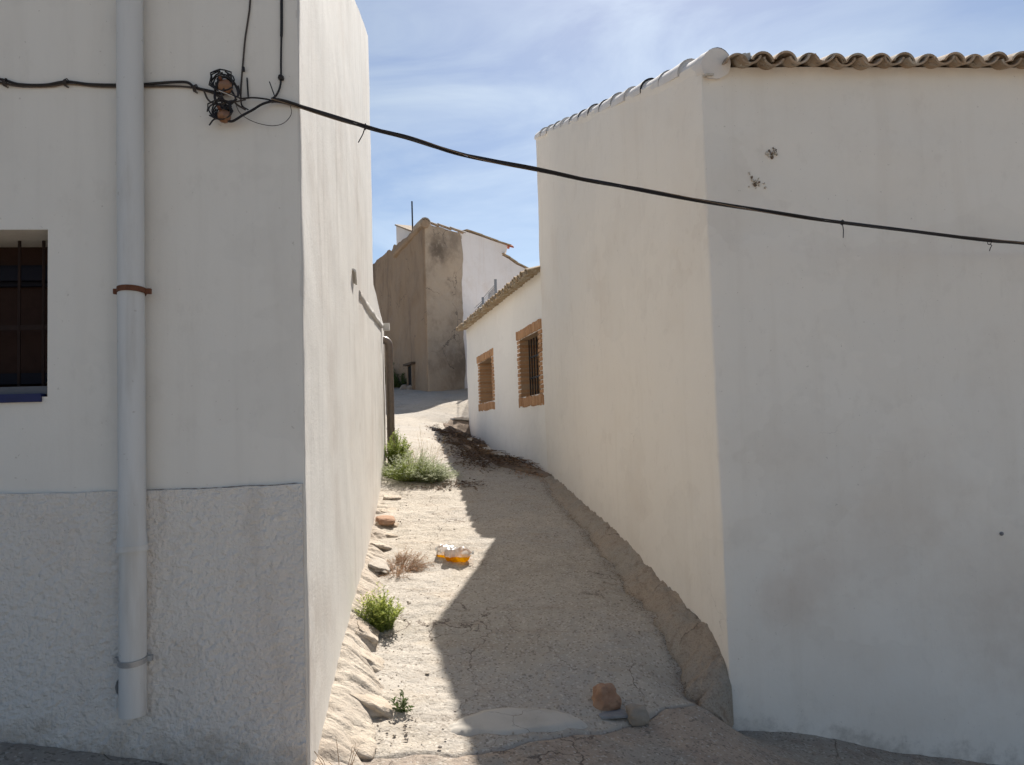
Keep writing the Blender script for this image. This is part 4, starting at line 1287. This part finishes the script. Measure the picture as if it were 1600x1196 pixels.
# bent strip of sheet metal behind the pipe foot
a = FW_(185, 1076, .02)
mb = MB()
V = []
for i in range(7):
    f = i / 6
    for s in (0, 1):
        px = 196 - 16 * math.sin(f * math.pi) * s
        q = FW_(px, 1048 + f * 48 + s * 2, .015 + .035 * s)
        V.append(q)
mb.add(V + [v + fn * .003 for v in V], [(i * 2, i * 2 + 1, i * 2 + 3, i * 2 + 2) for i in range(6)] + [(14 + i * 2 + 2, 14 + i * 2 + 3, 14 + i * 2 + 1, 14 + i * 2) for i in range(6)] + [(i * 2 + 1, 14 + i * 2 + 1, 14 + i * 2 + 3, i * 2 + 3) for i in range(6)])
mb.build('metal_strip', M['zinc'], dp, True)

ry = 11.28
rxp = xl(ry)
base = Vector((rxp, ry, 0)) + al_n * .075
gz = h1(base.x, base.y)
zt = line_hit(606, 530, (base.x - 1, base.y), (base.x + 1, base.y)).z
rp = empty('drainpipe', (base.x, base.y, gz), 'brown drainpipe with elbow at the far end of the left alley wall', 'drainpipe')
mb = MB()
pts = [base + Vector((0, 0, gz - .05)) * 1, base + Vector((0, 0, zt - .12))]
for a in range(0, 91, 15): pts.append(base + Vector((0, 0, zt - .10)) - al_n * (.085 * (1 - math.cos(R(a)))) + Vector((0, 0, .085 * math.sin(R(a)))))
pts.append(pts[-1] - al_n * .12)
mb.tube(pts, .058, 20); mb.build('pipe', M['pipe_brown'], rp, True)
for f in (.28, .72):
    mb = MB(); mb.lathe([(-.012, .058), (-.012, .0625), (.012, .0625), (.012, .058)], base + Vector((0, 0, gz + (zt - gz) * f)), (0, 0, 1), 20); mb.build('coupling', M['pipe_brown'], rp, True)

# ================================================================== cables and insulators
def wire(name, pts, r, mat, parent=None, n=6, smooth=8, jit=0.0):
    P = catmull(pts, smooth)
    if jit: P = [p + Vector([random.uniform(-jit, jit) for _ in range(3)]) for p in P]
    mb = MB(); mb.tube(P, r, n)
    return mb.build(name, mat, parent, True)
# run of old cables along the front, passing behind the drainpipe
o0 = FW_(0, 130, .02)
wc_ = empty('wall_cables', tuple(FW_(200, 133, .02)), 'black cables strung along the left house front behind the drainpipe', 'cable')
rowA = [(-420, 128), (-200, 122), (-60, 116), (0, 124), (30, 132), (70, 133), (103, 128), (140, 132), (186, 133), (225, 132), (265, 129), (292, 129), (305, 137), (330, 143), (350, 148)]
wire('cable', [FW_(x, y, .014) for x, y in rowA], .0060, M['cable'], wc_)
rowB = [(-420, 131), (-200, 126), (-60, 121), (0, 129), (30, 135), (70, 135), (90, 133), (110, 129), (140, 134), (186, 136), (225, 135), (270, 135), (300, 137), (325, 143), (345, 152)]
wire('cable', [FW_(x, y, .010) for x, y in rowB], .0045, M['cable_grey'], wc_)
rowC = [(-420, 133), (-60, 124), (0, 131), (40, 136), (80, 136), (105, 132), (150, 136), (186, 137), (225, 137), (290, 136), (312, 141), (340, 147)]
wire('cable', [FW_(x, y, .008) for x, y in rowC], .0028, M['cable_tan'], wc_)
for (x, y) in ((103, 130), (305, 139), (8, 130)):
    mb = MB()
    c_ = FW_(x, y, .012)
    for k in range(3):
        pts = [c_ + fu * ((k - 1) * .006) + (Vector((0, 0, 1)) * math.cos(a) + fn * math.sin(a)) * (.013 + .003 * k) for a in np.linspace(0, 6.28, 10)]
        mb.tube(pts, .0025, 4)
    mb.build('cable_tie', M['cable_grey'], wc_, True)

va_ = empty('vertical_cable', tuple(FW_(385, 60, .012)), 'thin frayed cable hanging down to the rusty insulators', 'cable')
pv = [(398, -220), (395, -80), (391, 0), (388, 28), (383, 62), (380, 95), (377, 130), (376, 150)]
wire('cable', [FW_(x, y, .010) for x, y in pv], [.0040] * 57, M['cable_grey'], va_)
wire('cable', [FW_(386 + .5 * k, 122 + 8 * k, .008) for k in range(5)], .0035, M['cable'], va_)
mb = MB(); mb.tube([FW_(380, 105, .014), FW_(380.5, 112, .014)], .007, 6); mb.build('clip', M['cable'], va_)
vb_ = empty('vertical_cable', tuple(FW_(439, 60, .012)), 'thick black cable running down beside the left house corner', 'cable')
pv = [(441, -220), (440, -60), (440, 0), (440, 40), (439.5, 66), (439, 100), (439, 124), (437, 138), (431, 150), (424, 155)]
wire('cable', [FW_(x, y, .011) for x, y in pv], [.0066] * 30 + [.0046] * 43, M['cable'], vb_)
mb = MB(); mb.lathe([(-.004, .012), (.006, .014), (.018, .012), (.022, .0)], FW_(439.5, 123, .004), fn, 10); mb.build('clip', M['iron'], vb_, True)

for (x, y, tall, lab) in ((352, 136, .82, 'upper rusty brown insulator wound with cables on the left house'), (350, 181, .74, 'lower rusty brown insulator under the cable tangle on the left house')):
    c_ = FW_(x, y, 0)
    ins = empty('insulator', tuple(c_), lab, 'insulator', 'insulators on the left house front')
    mb = MB()
    mb.lathe([(-.02, .012), (.0, .030 * tall), (.014, .040 * tall), (.030, .034 * tall), (.042, .025 * tall), (.054, .032 * tall), (.066, .040 * tall), (.076, .035 * tall), (.083, .020 * tall), (.086, .0)], c_, (fn + Vector((0, 0, -.45)) + fu * .25).normalized(), 18)
    bm_ = mb.mesh('body', True)
    for v in bm_.vertices: v.co += Vector((nz(v.co.x, v.co.y, v.co.z, 40), 0, nz(v.co.x + 3, v.co.y, v.co.z, 40))) * .005
    obj('body', bm_, M['ceramic'], ins)
    mb = MB(); mb.tube([c_ - fn * .02, c_ + fn * .05, c_ + fn * .094], .007, 8); mb.build('pin', M['rust'], ins, True)
    mb = MB()
    for k in range(6):
        rr = .036 * tall + .003 * k
        ph = random.uniform(0, 6)
        mb.tube([c_ + fn * (.046 + .009 * (k - 2.5)) + fu * rr * math.cos(a + ph) * (1 + .1 * k * random.random()) + Vector((0, 0, rr * 1.1 * math.sin(a + ph))) for a in np.linspace(0, 5.9, 16)], .0035, 5)
    mb.build('wire_loop', M['cable'], ins, True)
# tangle of leads between the insulators
tg = empty('cable_tangle', tuple(FW_(355, 155, .03)), 'tangle of black and grey leads knotted between the two insulators', 'cable')
leads = [[(318, 141, .02), (327, 158, .03), (345, 163, .05), (362, 158, .05), (372, 165, .04), (384, 172, .03)],
         [(337, 135, .05), (336, 155, .06), (346, 168, .05), (358, 165, .05), (372, 150, .05), (367, 132, .05), (356, 121, .05), (343, 124, .05), (337, 140, .05)],
         [(340, 140, .06), (352, 146, .06), (366, 150, .05), (376, 154, .04), (395, 153, .03), (415, 155, .02), (426, 158, .02)],
         [(336, 148, .05), (350, 157, .06), (368, 159, .05), (384, 156, .03)],
         [(372, 134, .05), (376, 150, .04), (378, 165, .03), (388, 172, .03)],
         [(348, 165, .05), (355, 175, .05), (352, 185, .06), (362, 190, .05), (380, 180, .05), (395, 172, .04), (410, 163, .035), (430, 157, .03)],
         [(344, 150, .04), (338, 162, .05), (350, 172, .05), (362, 166, .04)],
         [(327, 196, .03), (333, 188, .04), (341, 184, .05)],
         [(352, 135, .07), (346, 150, .07), (356, 160, .06), (368, 155, .06), (362, 142, .06)]]
for i, ld in enumerate(leads):
    wire('lead', [FW_(*p) for p in ld], (.0042, .0055, .0038, .0036, .0036, .0060, .0036, .0034, .0045)[i], M['cable_grey'] if i in (0, 3, 6) else M['cable'], tg)
wire('lead', [FW_(*p) for p in ((342, 142, .07), (352, 146, .075), (366, 152, .06), (373, 155, .05))], .0022, M['slab'], tg)
wire('lead', [FW_(*p) for p in ((368, 163, .03), (376, 178, .03), (395, 190, .025), (420, 196.5, .02), (438, 195, .02), (450, 187, .02), (455.5, 176, .02), (453, 164, .02))], .0016, M['cable_grey'], tg)
wire('lead', [FW_(*p) for p in ((421, 128, .03), (426, 142, .03), (431, 156, .03))], .0026, M['cable'], tg)

# overhead bundle crossing the alley mouth to the right house
CA = FW_(426, 158, .03)
_tmp = line_hit(1730, 396, CR, R1, .03)
CB_ = (_tmp.x, _tmp.y)
CA2 = (CA.x, CA.y)
ovp = [(424, 158), (445, 159), (500, 176), (570, 198), (635, 215), (700, 236), (770, 252), (835, 264), (920, 282), (1000, 297), (1100, 315), (1200, 331), (1317, 348), (1450, 365), (1545, 376), (1600, 381), (1730, 396)]
cpts = catmull([line_hit(x, y, CA2, CB_) for x, y in ovp], 10)
oc = empty('overhead_cable', tuple(CA), 'twisted black cable bundle sagging across the alley between the white houses', 'cable')
def strand(r_off, r, tw, ph, mat):
    P = []
    for i, p in enumerate(cpts):
        a = ph + i * tw + .6 * nz(i, ph, 0, .06)
        P.append(p + Vector((0, 0, 1)) * r_off * math.cos(a) + Vector((.3, -.95, 0)) * r_off * math.sin(a))
    mb = MB(); mb.tube(P, r, 6); return mb.build('strand', mat, oc, True)
strand(.0062, .0053, .10, 0, M['cable'])
strand(.0064, .0050, .10, 2.1, M['cable'])
strand(.0070, .0042, .10, 4.2, M['cable'])
strand(.0100, .0024, .13, 1.0, M['cable_tan'])
for (x, y, x2, y2) in ((571, 198, 560, 223), (1316, 348, 1317.5, 372)):
    a, b = line_hit(x, y, CA2, CB_), line_hit(x2, y2, CA2, CB_)
    mb = MB()
    mb.tube([a + Vector((0, 0, .014)) * math.cos(t_) + Vector((.3, -.95, 0)) * .014 * math.sin(t_) for t_ in np.linspace(0, 6.28, 10)], .003, 4)
    mb.tube([a, a.lerp(b, .5) + Vector((.004, 0, 0)), b], .0028, 5); mb.build('cable_tie', M['cable'], oc, True)
a = line_hit(1546, 379, CA2, CB_)
mb = MB()
mb.tube([a + Vector((0, 0, .014)) * math.cos(t_) + Vector((.3, -.95, 0)) * .014 * math.sin(t_) for t_ in np.linspace(0, 6.28, 10)], .0028, 4)
mb.tube([a + Vector((0, 0, -.01)), a + Vector((.014, 0, -.02)), a + Vector((.004, 0, -.034)), a + Vector((-.004, 0, -.055))], .0028, 5); mb.build('cable_tie', M['cable'], oc, True)
mb = MB(); e_ = cpts[-1]; mb.tube([e_, e_ - rfn * .08], .008, 8); mb.build('wall_hook', M['iron'], oc, True)

# ================================================================== kerb of mortared stones along the left wall
kb = empty('stone_kerb', (CL[0] + .1, CL[1] + .3, h1(CL[0] + .1, CL[1] + .3)), 'pale kerb of mortared stones along the sunlit left alley wall', 'kerb')
KY = [3.42, 3.6, 4.0, 4.5, 5.0, 5.6, 6.4, 7.2, 8.0, 8.8, 9.6, 10.6, 11.4]
KW = [.10, .16, .24, .30, .22, .19, .22, .20, .25, .26, .26, .25, .2]
KZ = [.09, .11, .165, .235, .30, .37, .44, .52, .63, .75, .86, 1.0, 1.12]
ys_ = np.arange(3.42, 11.4, .012)
nc = 24
X = np.zeros((len(ys_), nc)); Y = X.copy(); Z = X.copy()
kw = np.interp(ys_, KY, KW) + .02 * np.sin(ys_ * 7.3) + .015 * np.sin(ys_ * 17)
kz = np.interp(ys_, KY, KZ)
for j in range(nc):
    w = j / (nc - 1)
    X[:, j] = np.array([xl(v) for v in ys_]) - .03 + (kw + .03) * w
    Y[:, j] = ys_
go = H(X[:, -1], Y[:, -1]) - .03
for j in range(nc):
    w = j / (nc - 1)
    Z[:, j] = go + (kz - go) * (1 - w ** 1.7)
Z += .028 * fbm2(X, Y, 4, 21.0, 4) + .014 * fbm2(X * .35, Y * 1.4, 9, 23.0, 3) - .02 * np.clip(1 - np.abs(fbm2(X * .25, Y, 3.2, 27.0, 2)) * 12, 0, 1)
Z[:, -1] = go
obj('mortar_bed', grid_mesh('mortar_bed', X, Y, Z), M['kerb'], kb)

def stone_mesh(name, seed, sub=3, rough=.22, boxy=.35):
    bm = bmesh.new(); bmesh.ops.create_icosphere(bm, subdivisions=sub, radius=1.0)
    for v in bm.verts:
        d = v.co.normalized()
        m_ = max(abs(d.x), abs(d.y), abs(d.z))
        r_ = (1 - boxy) + boxy / m_ * .85
        r_ += rough * noise.noise(d * 1.1 + Vector((seed, seed * 2, 0))) + rough * .45 * noise.noise(d * 2.7 + Vector((seed, 0, 5))) + rough * .18 * noise.noise(d * 7 + Vector((0, seed, 5)))
        v.co = d * r_
    me_ = bpy.data.meshes.new(name); bm.to_mesh(me_); bm.free(); smooth_mesh(me_, R(60)); return me_
def stone(parent, name, c, dims, rz, mat, seed, sub=3, rough=.22, boxy=.35, tilt=0.0):
    me_ = stone_mesh(name, seed, sub, rough, boxy)
    o = bpy.data.objects.new(name, me_); me_.materials.append(mat); COL.objects.link(o)
    off = Vector((0, 0, 0))
    if parent: o.parent = parent; off = Vector(parent.location)
    o.location = Vector(c) - off; o.rotation_euler = (tilt, tilt * .6, rz); o.scale = (dims[0] / 2, dims[1] / 2, dims[2] / 2)
    return o
kst = [(3.64, .24, .40, .12), (4.02, .24, .34, .11), (4.55, .38, .62, .14), (5.0, .28, .34, .12), (5.35, .2, .34, .06), (5.85, .2, .42, .06),
       (6.9, .22, .5, .07), (7.45, .24, .36, .10), (7.85, .30, .36, .16), (8.25, .26, .44, .13), (8.8, .26, .55, .10), (9.4, .26, .6, .11)]
for i, (y, a, b, c) in enumerate(kst):
    kwy, kzy = float(np.interp(y, KY, KW)), float(np.interp(y, KY, KZ))
    x = xl(y) + kwy * .56
    gx = h1(xl(y) + kwy, y)
    zc = gx + (kzy - gx) * .60 - c * (.72 if y < 5.2 else .5)
    o = stone(kb, 'stone', (x, y, zc), (a, b, c), .11 + random.uniform(-.15, .15), M['kerb'], 3 + i * 1.7, 4, .30, .8, 0)
    o.rotation_euler = (random.uniform(-.1, .1), math.atan2(kzy - gx, kwy) * .8, .11 + random.uniform(-.15, .15))
rs = stone(kb, 'stone', (xl(8.25) + .12, 8.2, float(np.interp(8.2, KY, KZ)) - .005), (.22, .42, .10), .3, M['rock_red'], 91, 3, .25, .5); rs['label'] = 'reddish flat stone in the kerb'

# ================================================================== loose rocks
g = ground_hit(948, 1112)
stone(None, 'rock', g + Vector((0, .03, .062)), (.165, .14, .165), .4, M['rock_red'], 14.2, 4, .36, .12)
bpy.data.objects['rock']
o = COL.objects[-1]; tag(o, 'reddish brown rough rock at the right of the alley mouth', 'rock', 'loose rocks at the alley mouth')
g2 = ground_hit(996, 1131)
o = stone(None, 'rock', g2 + Vector((0, .02, .040)), (.135, .11, .115), .2, M['rock_grey'], 33.3, 4, .26, .6); tag(o, 'smaller grey angular rock beside the reddish one', 'rock', 'loose rocks at the alley mouth')
g3 = ground_hit(958, 1126)
mb = MB(); mb.box((g3.x, g3.y + .02, g3.z + .022), (.16, .10, .014), .1, .004); o = mb.build('slate_piece', M['slate']); tag(o, 'thin flat grey slate piece under the two rocks', 'stone')

# rubble at the foot of the brown house
rub = [(652, 596, .7, .35), (640, 601, .5, .3), (664, 601, .6, .3), (676, 604, .5, .22), (630, 606, .4, .22), (646, 606, .45, .2), (660, 607, .3, .15)]
for i, (px, py, wd, hg) in enumerate(rub):
    q = ground_hit(px, min(py + 4, 611)); 
    o = stone(None, 'rubble_stone', q + Vector((0, .25, hg * .15)), (wd, wd * .8, hg * 1.6), i * 1.3, M['rubble'], 50 + i * 2.1, 2, .4, .4)
    tag(o, ('largest grey rubble stone below the dark doorway', 'rubble stone just left of the largest one by the doorway', 'rubble stone right of the doorway at the brown corner',
        'rightmost rubble stone by the brown house corner', 'leftmost rubble stone beside the dark bushes', 'low rubble stone in front of the doorway heap', 'smallest front rubble stone at the brown house foot')[i], 'stone', 'rubble at the brown house')

# ================================================================== plants
def leaf_quad(mb, p, d, up, L, W, curl=.25):
    d = d.normalized(); s = d.cross(up)
    if s.length < 1e-4: s = d.cross(Vector((1, .2, .3)))
    s.normalize(); n_ = s.cross(d).normalized()
    m1 = p + d * L * .45 + n_ * L * curl * .3
    e = p + d * L - n_ * L * curl * .4
    mb.add([p, m1 + s * W / 2, e, m1 - s * W / 2], [(0, 1, 2, 3)])
def plant(name, label, cat, base, n_stems, hgt, spread, leaf, wid, per, leafm, stemm, lean=(0, 0), flop=.35, seed=1, stem_r=.002, group=None, base_r=.03, top_only=0.0, tip=None, tip_frac=.0):
    rnd = random.Random(seed)
    root = empty(name, tuple(base), label, cat, group)
    st, lf, lt = MB(), MB(), MB()
    for k in range(n_stems):
        a = rnd.uniform(0, 6.283)
        rad = math.sqrt(rnd.random())
        b0 = Vector(base) + Vector((math.cos(a), math.sin(a), 0)) * base_r * rad + Vector((0, 0, -.01))
        hh = hgt * rnd.uniform(.55, 1.05) * (1 - .35 * rad)
        out = Vector((math.cos(a) * spread * rad + lean[0], math.sin(a) * spread * rad + lean[1], 0))
        pts = []
        for i in range(6):
            f = i / 5
            pts.append(b0 + out * (f ** 1.3) + Vector((0, 0, hh * (f - flop * rad * f * f))) + Vector([rnd.gauss(0, hgt * .012) for _ in range(3)]) * (1 if i else 0))
        st.tube(pts, [stem_r * (1 - .6 * i / 5) for i in range(6)], 3, False)
        for j in range(per):
            f = top_only + (1 - top_only) * (j + rnd.random()) / per
            i = min(4, int(f * 5)); p = pts[i].lerp(pts[i + 1], f * 5 - i)
            t_ = (pts[i + 1] - pts[i]).normalized()
            w_ = rnd.uniform(0, 6.283)
            sd = Vector((math.cos(w_), math.sin(w_), rnd.uniform(-.2, .7)))
            d = (t_ * rnd.uniform(.2, .9) + sd).normalized()
            leaf_quad(lt if (tip and f > .75 and rnd.random() < tip_frac) else lf, p, d, Vector((rnd.uniform(-.4, .4), rnd.uniform(-.4, .4), 1)), leaf * rnd.uniform(.6, 1.25), wid * rnd.uniform(.7, 1.2))
    st.build('stems', stemm, root)
    if lf.v: tag(lf.build('foliage', leafm, root), kind='stuff')
    if lt.v: tag(lt.build('flower_tips', tip, root), kind='stuff')
    return root
b = ground_hit(629, 1117)
plant('weed', 'small upright green weed growing from the sunlit concrete', 'plant', b, 7, .15, .045, .034, .013, 20, M['leaf_dark'], M['stem'], seed=3, base_r=.012, flop=.1)
b = ground_hit(600, 990)
plant('weed', 'bushy bright green weed against the stone kerb', 'plant', b + Vector((-.03, .05, .0)), 130, .38, .13, .026, .012, 36, M['leaf'], M['stem'], seed=5, base_r=.07, flop=.3, lean=(-.03, 0), tip=M['leaf_lime'], tip_frac=.6)
b = ground_hit(622, 905)
plant('dry_weed', 'dried brown weed sprawling over the kerb edge', 'plant', b + Vector((.0, .25, .0)), 430, .25, .24, .022, .0045, 28, M['dry'], M['twig'], seed=8, base_r=.12, flop=.75, stem_r=.0016, lean=(.03, .18), tip=M['straw'], tip_frac=.15)
plant('dry_weed', 'thin dead stalks trailing down below the brown dried weed', 'plant', b + Vector((-.02, .02, .0)), 60, .16, .13, .02, .004, 16, M['dry'], M['twig'], seed=9, base_r=.06, flop=.6, stem_r=.0014)
b = ground_hit(646, 757)
plant('weed', 'wide grey green weed with pale tips beside the drainpipe', 'plant', b + Vector((-.05, .25, .0)), 330, .58, .42, .042, .009, 30, M['leaf'], M['stem'], seed=11, base_r=.16, flop=.45, tip=M['leaf_grey'], tip_frac=.9)
plant('weed', 'pale silvery weed spilling right of the green clump', 'plant', b + Vector((.22, .1, .0)), 240, .40, .32, .032, .008, 30, M['leaf_grey'], M['stem'], seed=12, base_r=.12, flop=.55)
b = Vector((xl(10.9) + .16, 10.95, h1(xl(10.9) + .16, 10.95)))
plant('weed', 'dense green weed at the foot of the brown drainpipe', 'plant', b, 120, .60, .15, .035, .018, 40, M['leaf'], M['stem'], seed=14, base_r=.08, flop=.15)
b = ground_hit(658, 735)
plant('dry_grass', 'tuft of tall straw coloured dry grass behind the green weeds', 'plant', b + Vector((0, .5, 0)), 45, .75, .30, .05, .0035, 5, M['straw'], M['straw'], seed=17, base_r=.25, flop=.3, stem_r=.0018, top_only=.6)
b = Vector((CL[0] + .10, CL[1] + .12, h1(CL[0] + .1, CL[1] + .12)))
plant('dry_twigs', 'dead brown twigs leaning on the left wall corner', 'plant', b, 9, .24, .10, .03, .003, 3, M['dry'], M['twig'], seed=21, base_r=.05, flop=.2, stem_r=.0022, lean=(-.02, 0))
b = ground_hit(926, 1098)
plant('dry_twigs', 'dark dead sprig beside the reddish rock', 'plant', b, 8, .05, .07, .02, .004, 4, M['litter'], M['twig'], seed=22, base_r=.02, flop=.5, stem_r=.0018)
for i, (px, py, hh, sp) in enumerate(((622, 603, .9, .55), (632, 606, .6, .45))):
    b = ground_hit(px, py)
    plant('bush', ('tall dark bush in the shade at the foot of the brown house', 'lower dark bush beside the doorway of the brown house')[i], 'bush', b, 70, hh, sp, .10, .045, 30, M['leaf_dark'], M['stem'], seed=31 + i, base_r=.35, flop=.3)

# dead leaves and sticks
def litter(name, label, spots, n, mat, size, seed, cat='leaves'):
    rnd = random.Random(seed); mb = MB()
    for k in range(n):
        px, py, sx, sy = rnd.choice(spots)
        q = None
        x, y = px + rnd.gauss(0, sx), py + rnd.gauss(0, sy)
        z = h1(x, y) + .022 + rnd.random() * .03
        if y > 10.8 and x > xw(y) - .75: z += .045
        a = rnd.uniform(0, 6.28)
        leaf_quad(mb, Vector((x, y, z)), Vector((math.cos(a), math.sin(a), rnd.uniform(-.2, .5))), Vector((rnd.uniform(-.6, .6), rnd.uniform(-.6, .6), 1)), size * rnd.uniform(.5, 1.4), size * rnd.uniform(.2, .6))
    o = mb.build(name, mat); return tag(o, label, cat, kind='stuff')
lsp = [(xw(y) - d, y, .13, .3) for y in (11.3, 12, 12.8, 13.6, 14.4, 15.2) for d in (.25, .5, .75, .95)]
litter('leaf_litter', 'dark dead leaves lying along the foot of the low house', lsp, 5200, M['litter'], .055, 41)
gq = ground_hit(705, 766)
litter('leaf_litter', 'brown leaves and bits blown against the silvery weed', [(gq.x - .1, gq.y + .05, .22, .10), (gq.x + .1, gq.y + .15, .15, .12)], 220, M['litter'], .05, 42)
gq = ground_hit(830, 745)
litter('leaf_litter', 'reddish dead leaves where the earth fillet ends', [(gq.x, gq.y + .2, .13, .25)], 260, M['dry'], .04, 43)
litter('crumb_line', 'dark crumbs and dust gathered along the crack of the earth fillet', [(float(np.interp(y, [b for a, b, _ in FO], [a for a, b, _ in FO])) - .065, y, .022, .12) for y in np.arange(5.0, 10.2, .22)], 1500, M['litter'], .014, 44, 'debris')
rnd = random.Random(5)
mb = MB()
for k in range(24):
    y = rnd.uniform(11.2, 15.2); x = xw(y) - rnd.uniform(.1, .75); a = rnd.uniform(-.6, .6); L = rnd.uniform(.08, .35)
    z = h1(x, y) + .075
    mb.tube([(x, y, z), (x + math.cos(a) * L / 2, y + math.sin(a) * L / 2, z + .02), (x + math.cos(a) * L, y + math.sin(a) * L, z)], .004, 4)
tag(mb.build('fallen_sticks', M['twig']), 'thin fallen sticks among the dead leaves by the low house', 'sticks', kind='stuff')

# broken slabs along the bank
for i, (y, d, L, W) in enumerate(((12.35, .34, .42, .16), (12.9, .33, .40, .13), (13.6, .36, .34, .12), (14.3, .38, .30, .11), (15.0, .40, .26, .10))):
    x = xw(y) - d
    mb = MB(); mb.box((0, 0, 0), (W, L, .05), 0, .02)
    o = mb.build('broken_slab', M['slab']); o.location = (x, y, h1(x, y) + .085); o.rotation_euler = (rnd.uniform(-.15, .15), rnd.uniform(-.25, .05), .2 + rnd.uniform(-.2, .2))
    tag(o, ('nearest and largest pale broken slab on the leafy bank', 'second pale broken slab up the leafy bank', 'middle one of the pale broken slabs on the bank', 'fourth pale broken slab up the leafy bank', 'farthest and smallest pale broken slab on the bank')[i], 'slab', 'broken slabs on the bank')
# slab and block at the far corner of the low house
q = Vector((-1.30, 17.75, 0)); q.z = h1(q.x, q.y)
mb = MB(); mb.box((0, 0, 0), (.55, .8, .06), 0, .015)
o = mb.build('cover_slab', M['slab']); o.location = q + Vector((0, .30, .02)); o.rotation_euler = (-.05, .05, .5); tag(o, 'flat pale cover slab lying at the far corner of the low house', 'slab')
# fine gravel and crumbs over the concrete
rnd = random.Random(9)
bm0 = bmesh.new(); bmesh.ops.create_icosphere(bm0, subdivisions=1, radius=1.0)
iv = [v.co.copy() for v in bm0.verts]; ifc = [tuple(v.index for v in f.verts) for f in bm0.faces]; bm0.free()
mb = MB()
N = 1500
px_ = []
for k in range(N):
    y = 3.9 + (rnd.random() ** 1.6) * 8
    a_, b_ = xl(y) + .2, (xr(y) if y < 10.7 else xw(y)) - .12
    x = rnd.uniform(a_, b_) if rnd.random() < .5 else rnd.choice((a_ + abs(rnd.gauss(0, .12)), b_ - abs(rnd.gauss(0, .12))))
    if y < float(joint(x)) + .05: continue
    px_.append((x, y))
hz = H([p[0] for p in px_], [p[1] for p in px_])
for (x, y), z in zip(px_, hz):
    s = abs(rnd.gauss(0, .004)) + .0022
    q = (rnd.uniform(.6, 1.3), rnd.uniform(.6, 1.3), rnd.uniform(.4, .8))
    mb.add([(x + v.x * s * q[0], y + v.y * s * q[1], z + .018 + v.z * s * q[2]) for v in iv], ifc)
tag(mb.build('gravel', M['kerb'], None, True), 'loose gravel crumbs scattered over the alley concrete', 'gravel', kind='stuff')

# ================================================================== plastic bottles with orange liquid
def bottle(label, c, axis, Ln, rad, seed, level):
    ax = Vector(axis).normalized()
    root = empty('plastic_bottle', tuple(c), label, 'bottle', 'plastic bottles lying in the alley')
    o0_ = Vector(c) + Vector((0, 0, rad)) - ax * Ln / 2
    prof = [(0, .0), (.002, rad * .7), (.012, rad * .92)]
    nb = 7
    for k in range(nb):
        d0 = .02 + k * (Ln * .66) / nb
        prof += [(d0, rad * .97), (d0 + Ln * .03, rad), (d0 + Ln * .06, rad), (d0 + Ln * .08, rad * .95)]
    prof += [(Ln * .72, rad * .98), (Ln * .80, rad * .82), (Ln * .87, rad * .5), (Ln * .91, rad * .24), (Ln * .97, rad * .22)]
    zl = c[2] + rad * level
    cen = Vector(c) + Vector((0, 0, rad))
    def dent(me_):                                       # crumpled skin
        for v in me_.vertices:
            d = .42 * rad * nz(v.co.x + seed, v.co.y, v.co.z, 15) + .16 * rad * nz(v.co.x, v.co.y + seed, v.co.z, 38)
            q = v.co - cen
            q = q - ax * q.dot(ax)
            if q.length > 1e-4: v.co += q.normalized() * d
            if v.co.z > c[2] + rad * 1.6: v.co.z -= (v.co.z - c[2] - rad * 1.6) * .35
    mb = MB(); mb.lathe(prof, o0_, ax, 30)
    me_ = mb.mesh('body', True, R(60)); dent(me_)
    bm_ = bmesh.new(); bm_.from_mesh(me_)
    bmesh.ops.delete(bm_, geom=[f for f in bm_.faces if max(v.co.z for v in f.verts) < zl], context='FACES')   # below the level the liquid is the skin
    bm_.to_mesh(me_); bm_.free()
    obj('body', me_, M['plastic'], root)
    mb = MB(); mb.lathe([(Ln * .955, 0), (Ln * .955, rad * .2), (Ln * .985, rad * .2), (Ln * .99, rad * .15), (Ln * .99, 0)], o0_, ax, 14); mb.build('cap', M['plastic'], root, True)
    mb = MB(); mb.lathe(prof[:-2] + [(Ln * .86, 0)], o0_, ax, 30)
    lm = mb.mesh('liquid', True); dent(lm)
    for v in lm.vertices:
        if v.co.z > zl: v.co.z = zl + .0005 * nz(v.co.x, v.co.y, 0, 30)
    obj('liquid', lm, M['liquid'], root)
b1 = ground_hit(697, 881); b2 = ground_hit(718, 884)
bottle('clear plastic bottle with orange liquid lying behind the other one', b1 + Vector((.0, .12, .018)), (-.8, .5, .10), .27, .068, 1, .66)
bottle('clear plastic bottle half full of orange liquid nearer the shadow edge', b2 + Vector((.0, .06, .016)), (.95, -.25, .08), .27, .070, 5, .78)
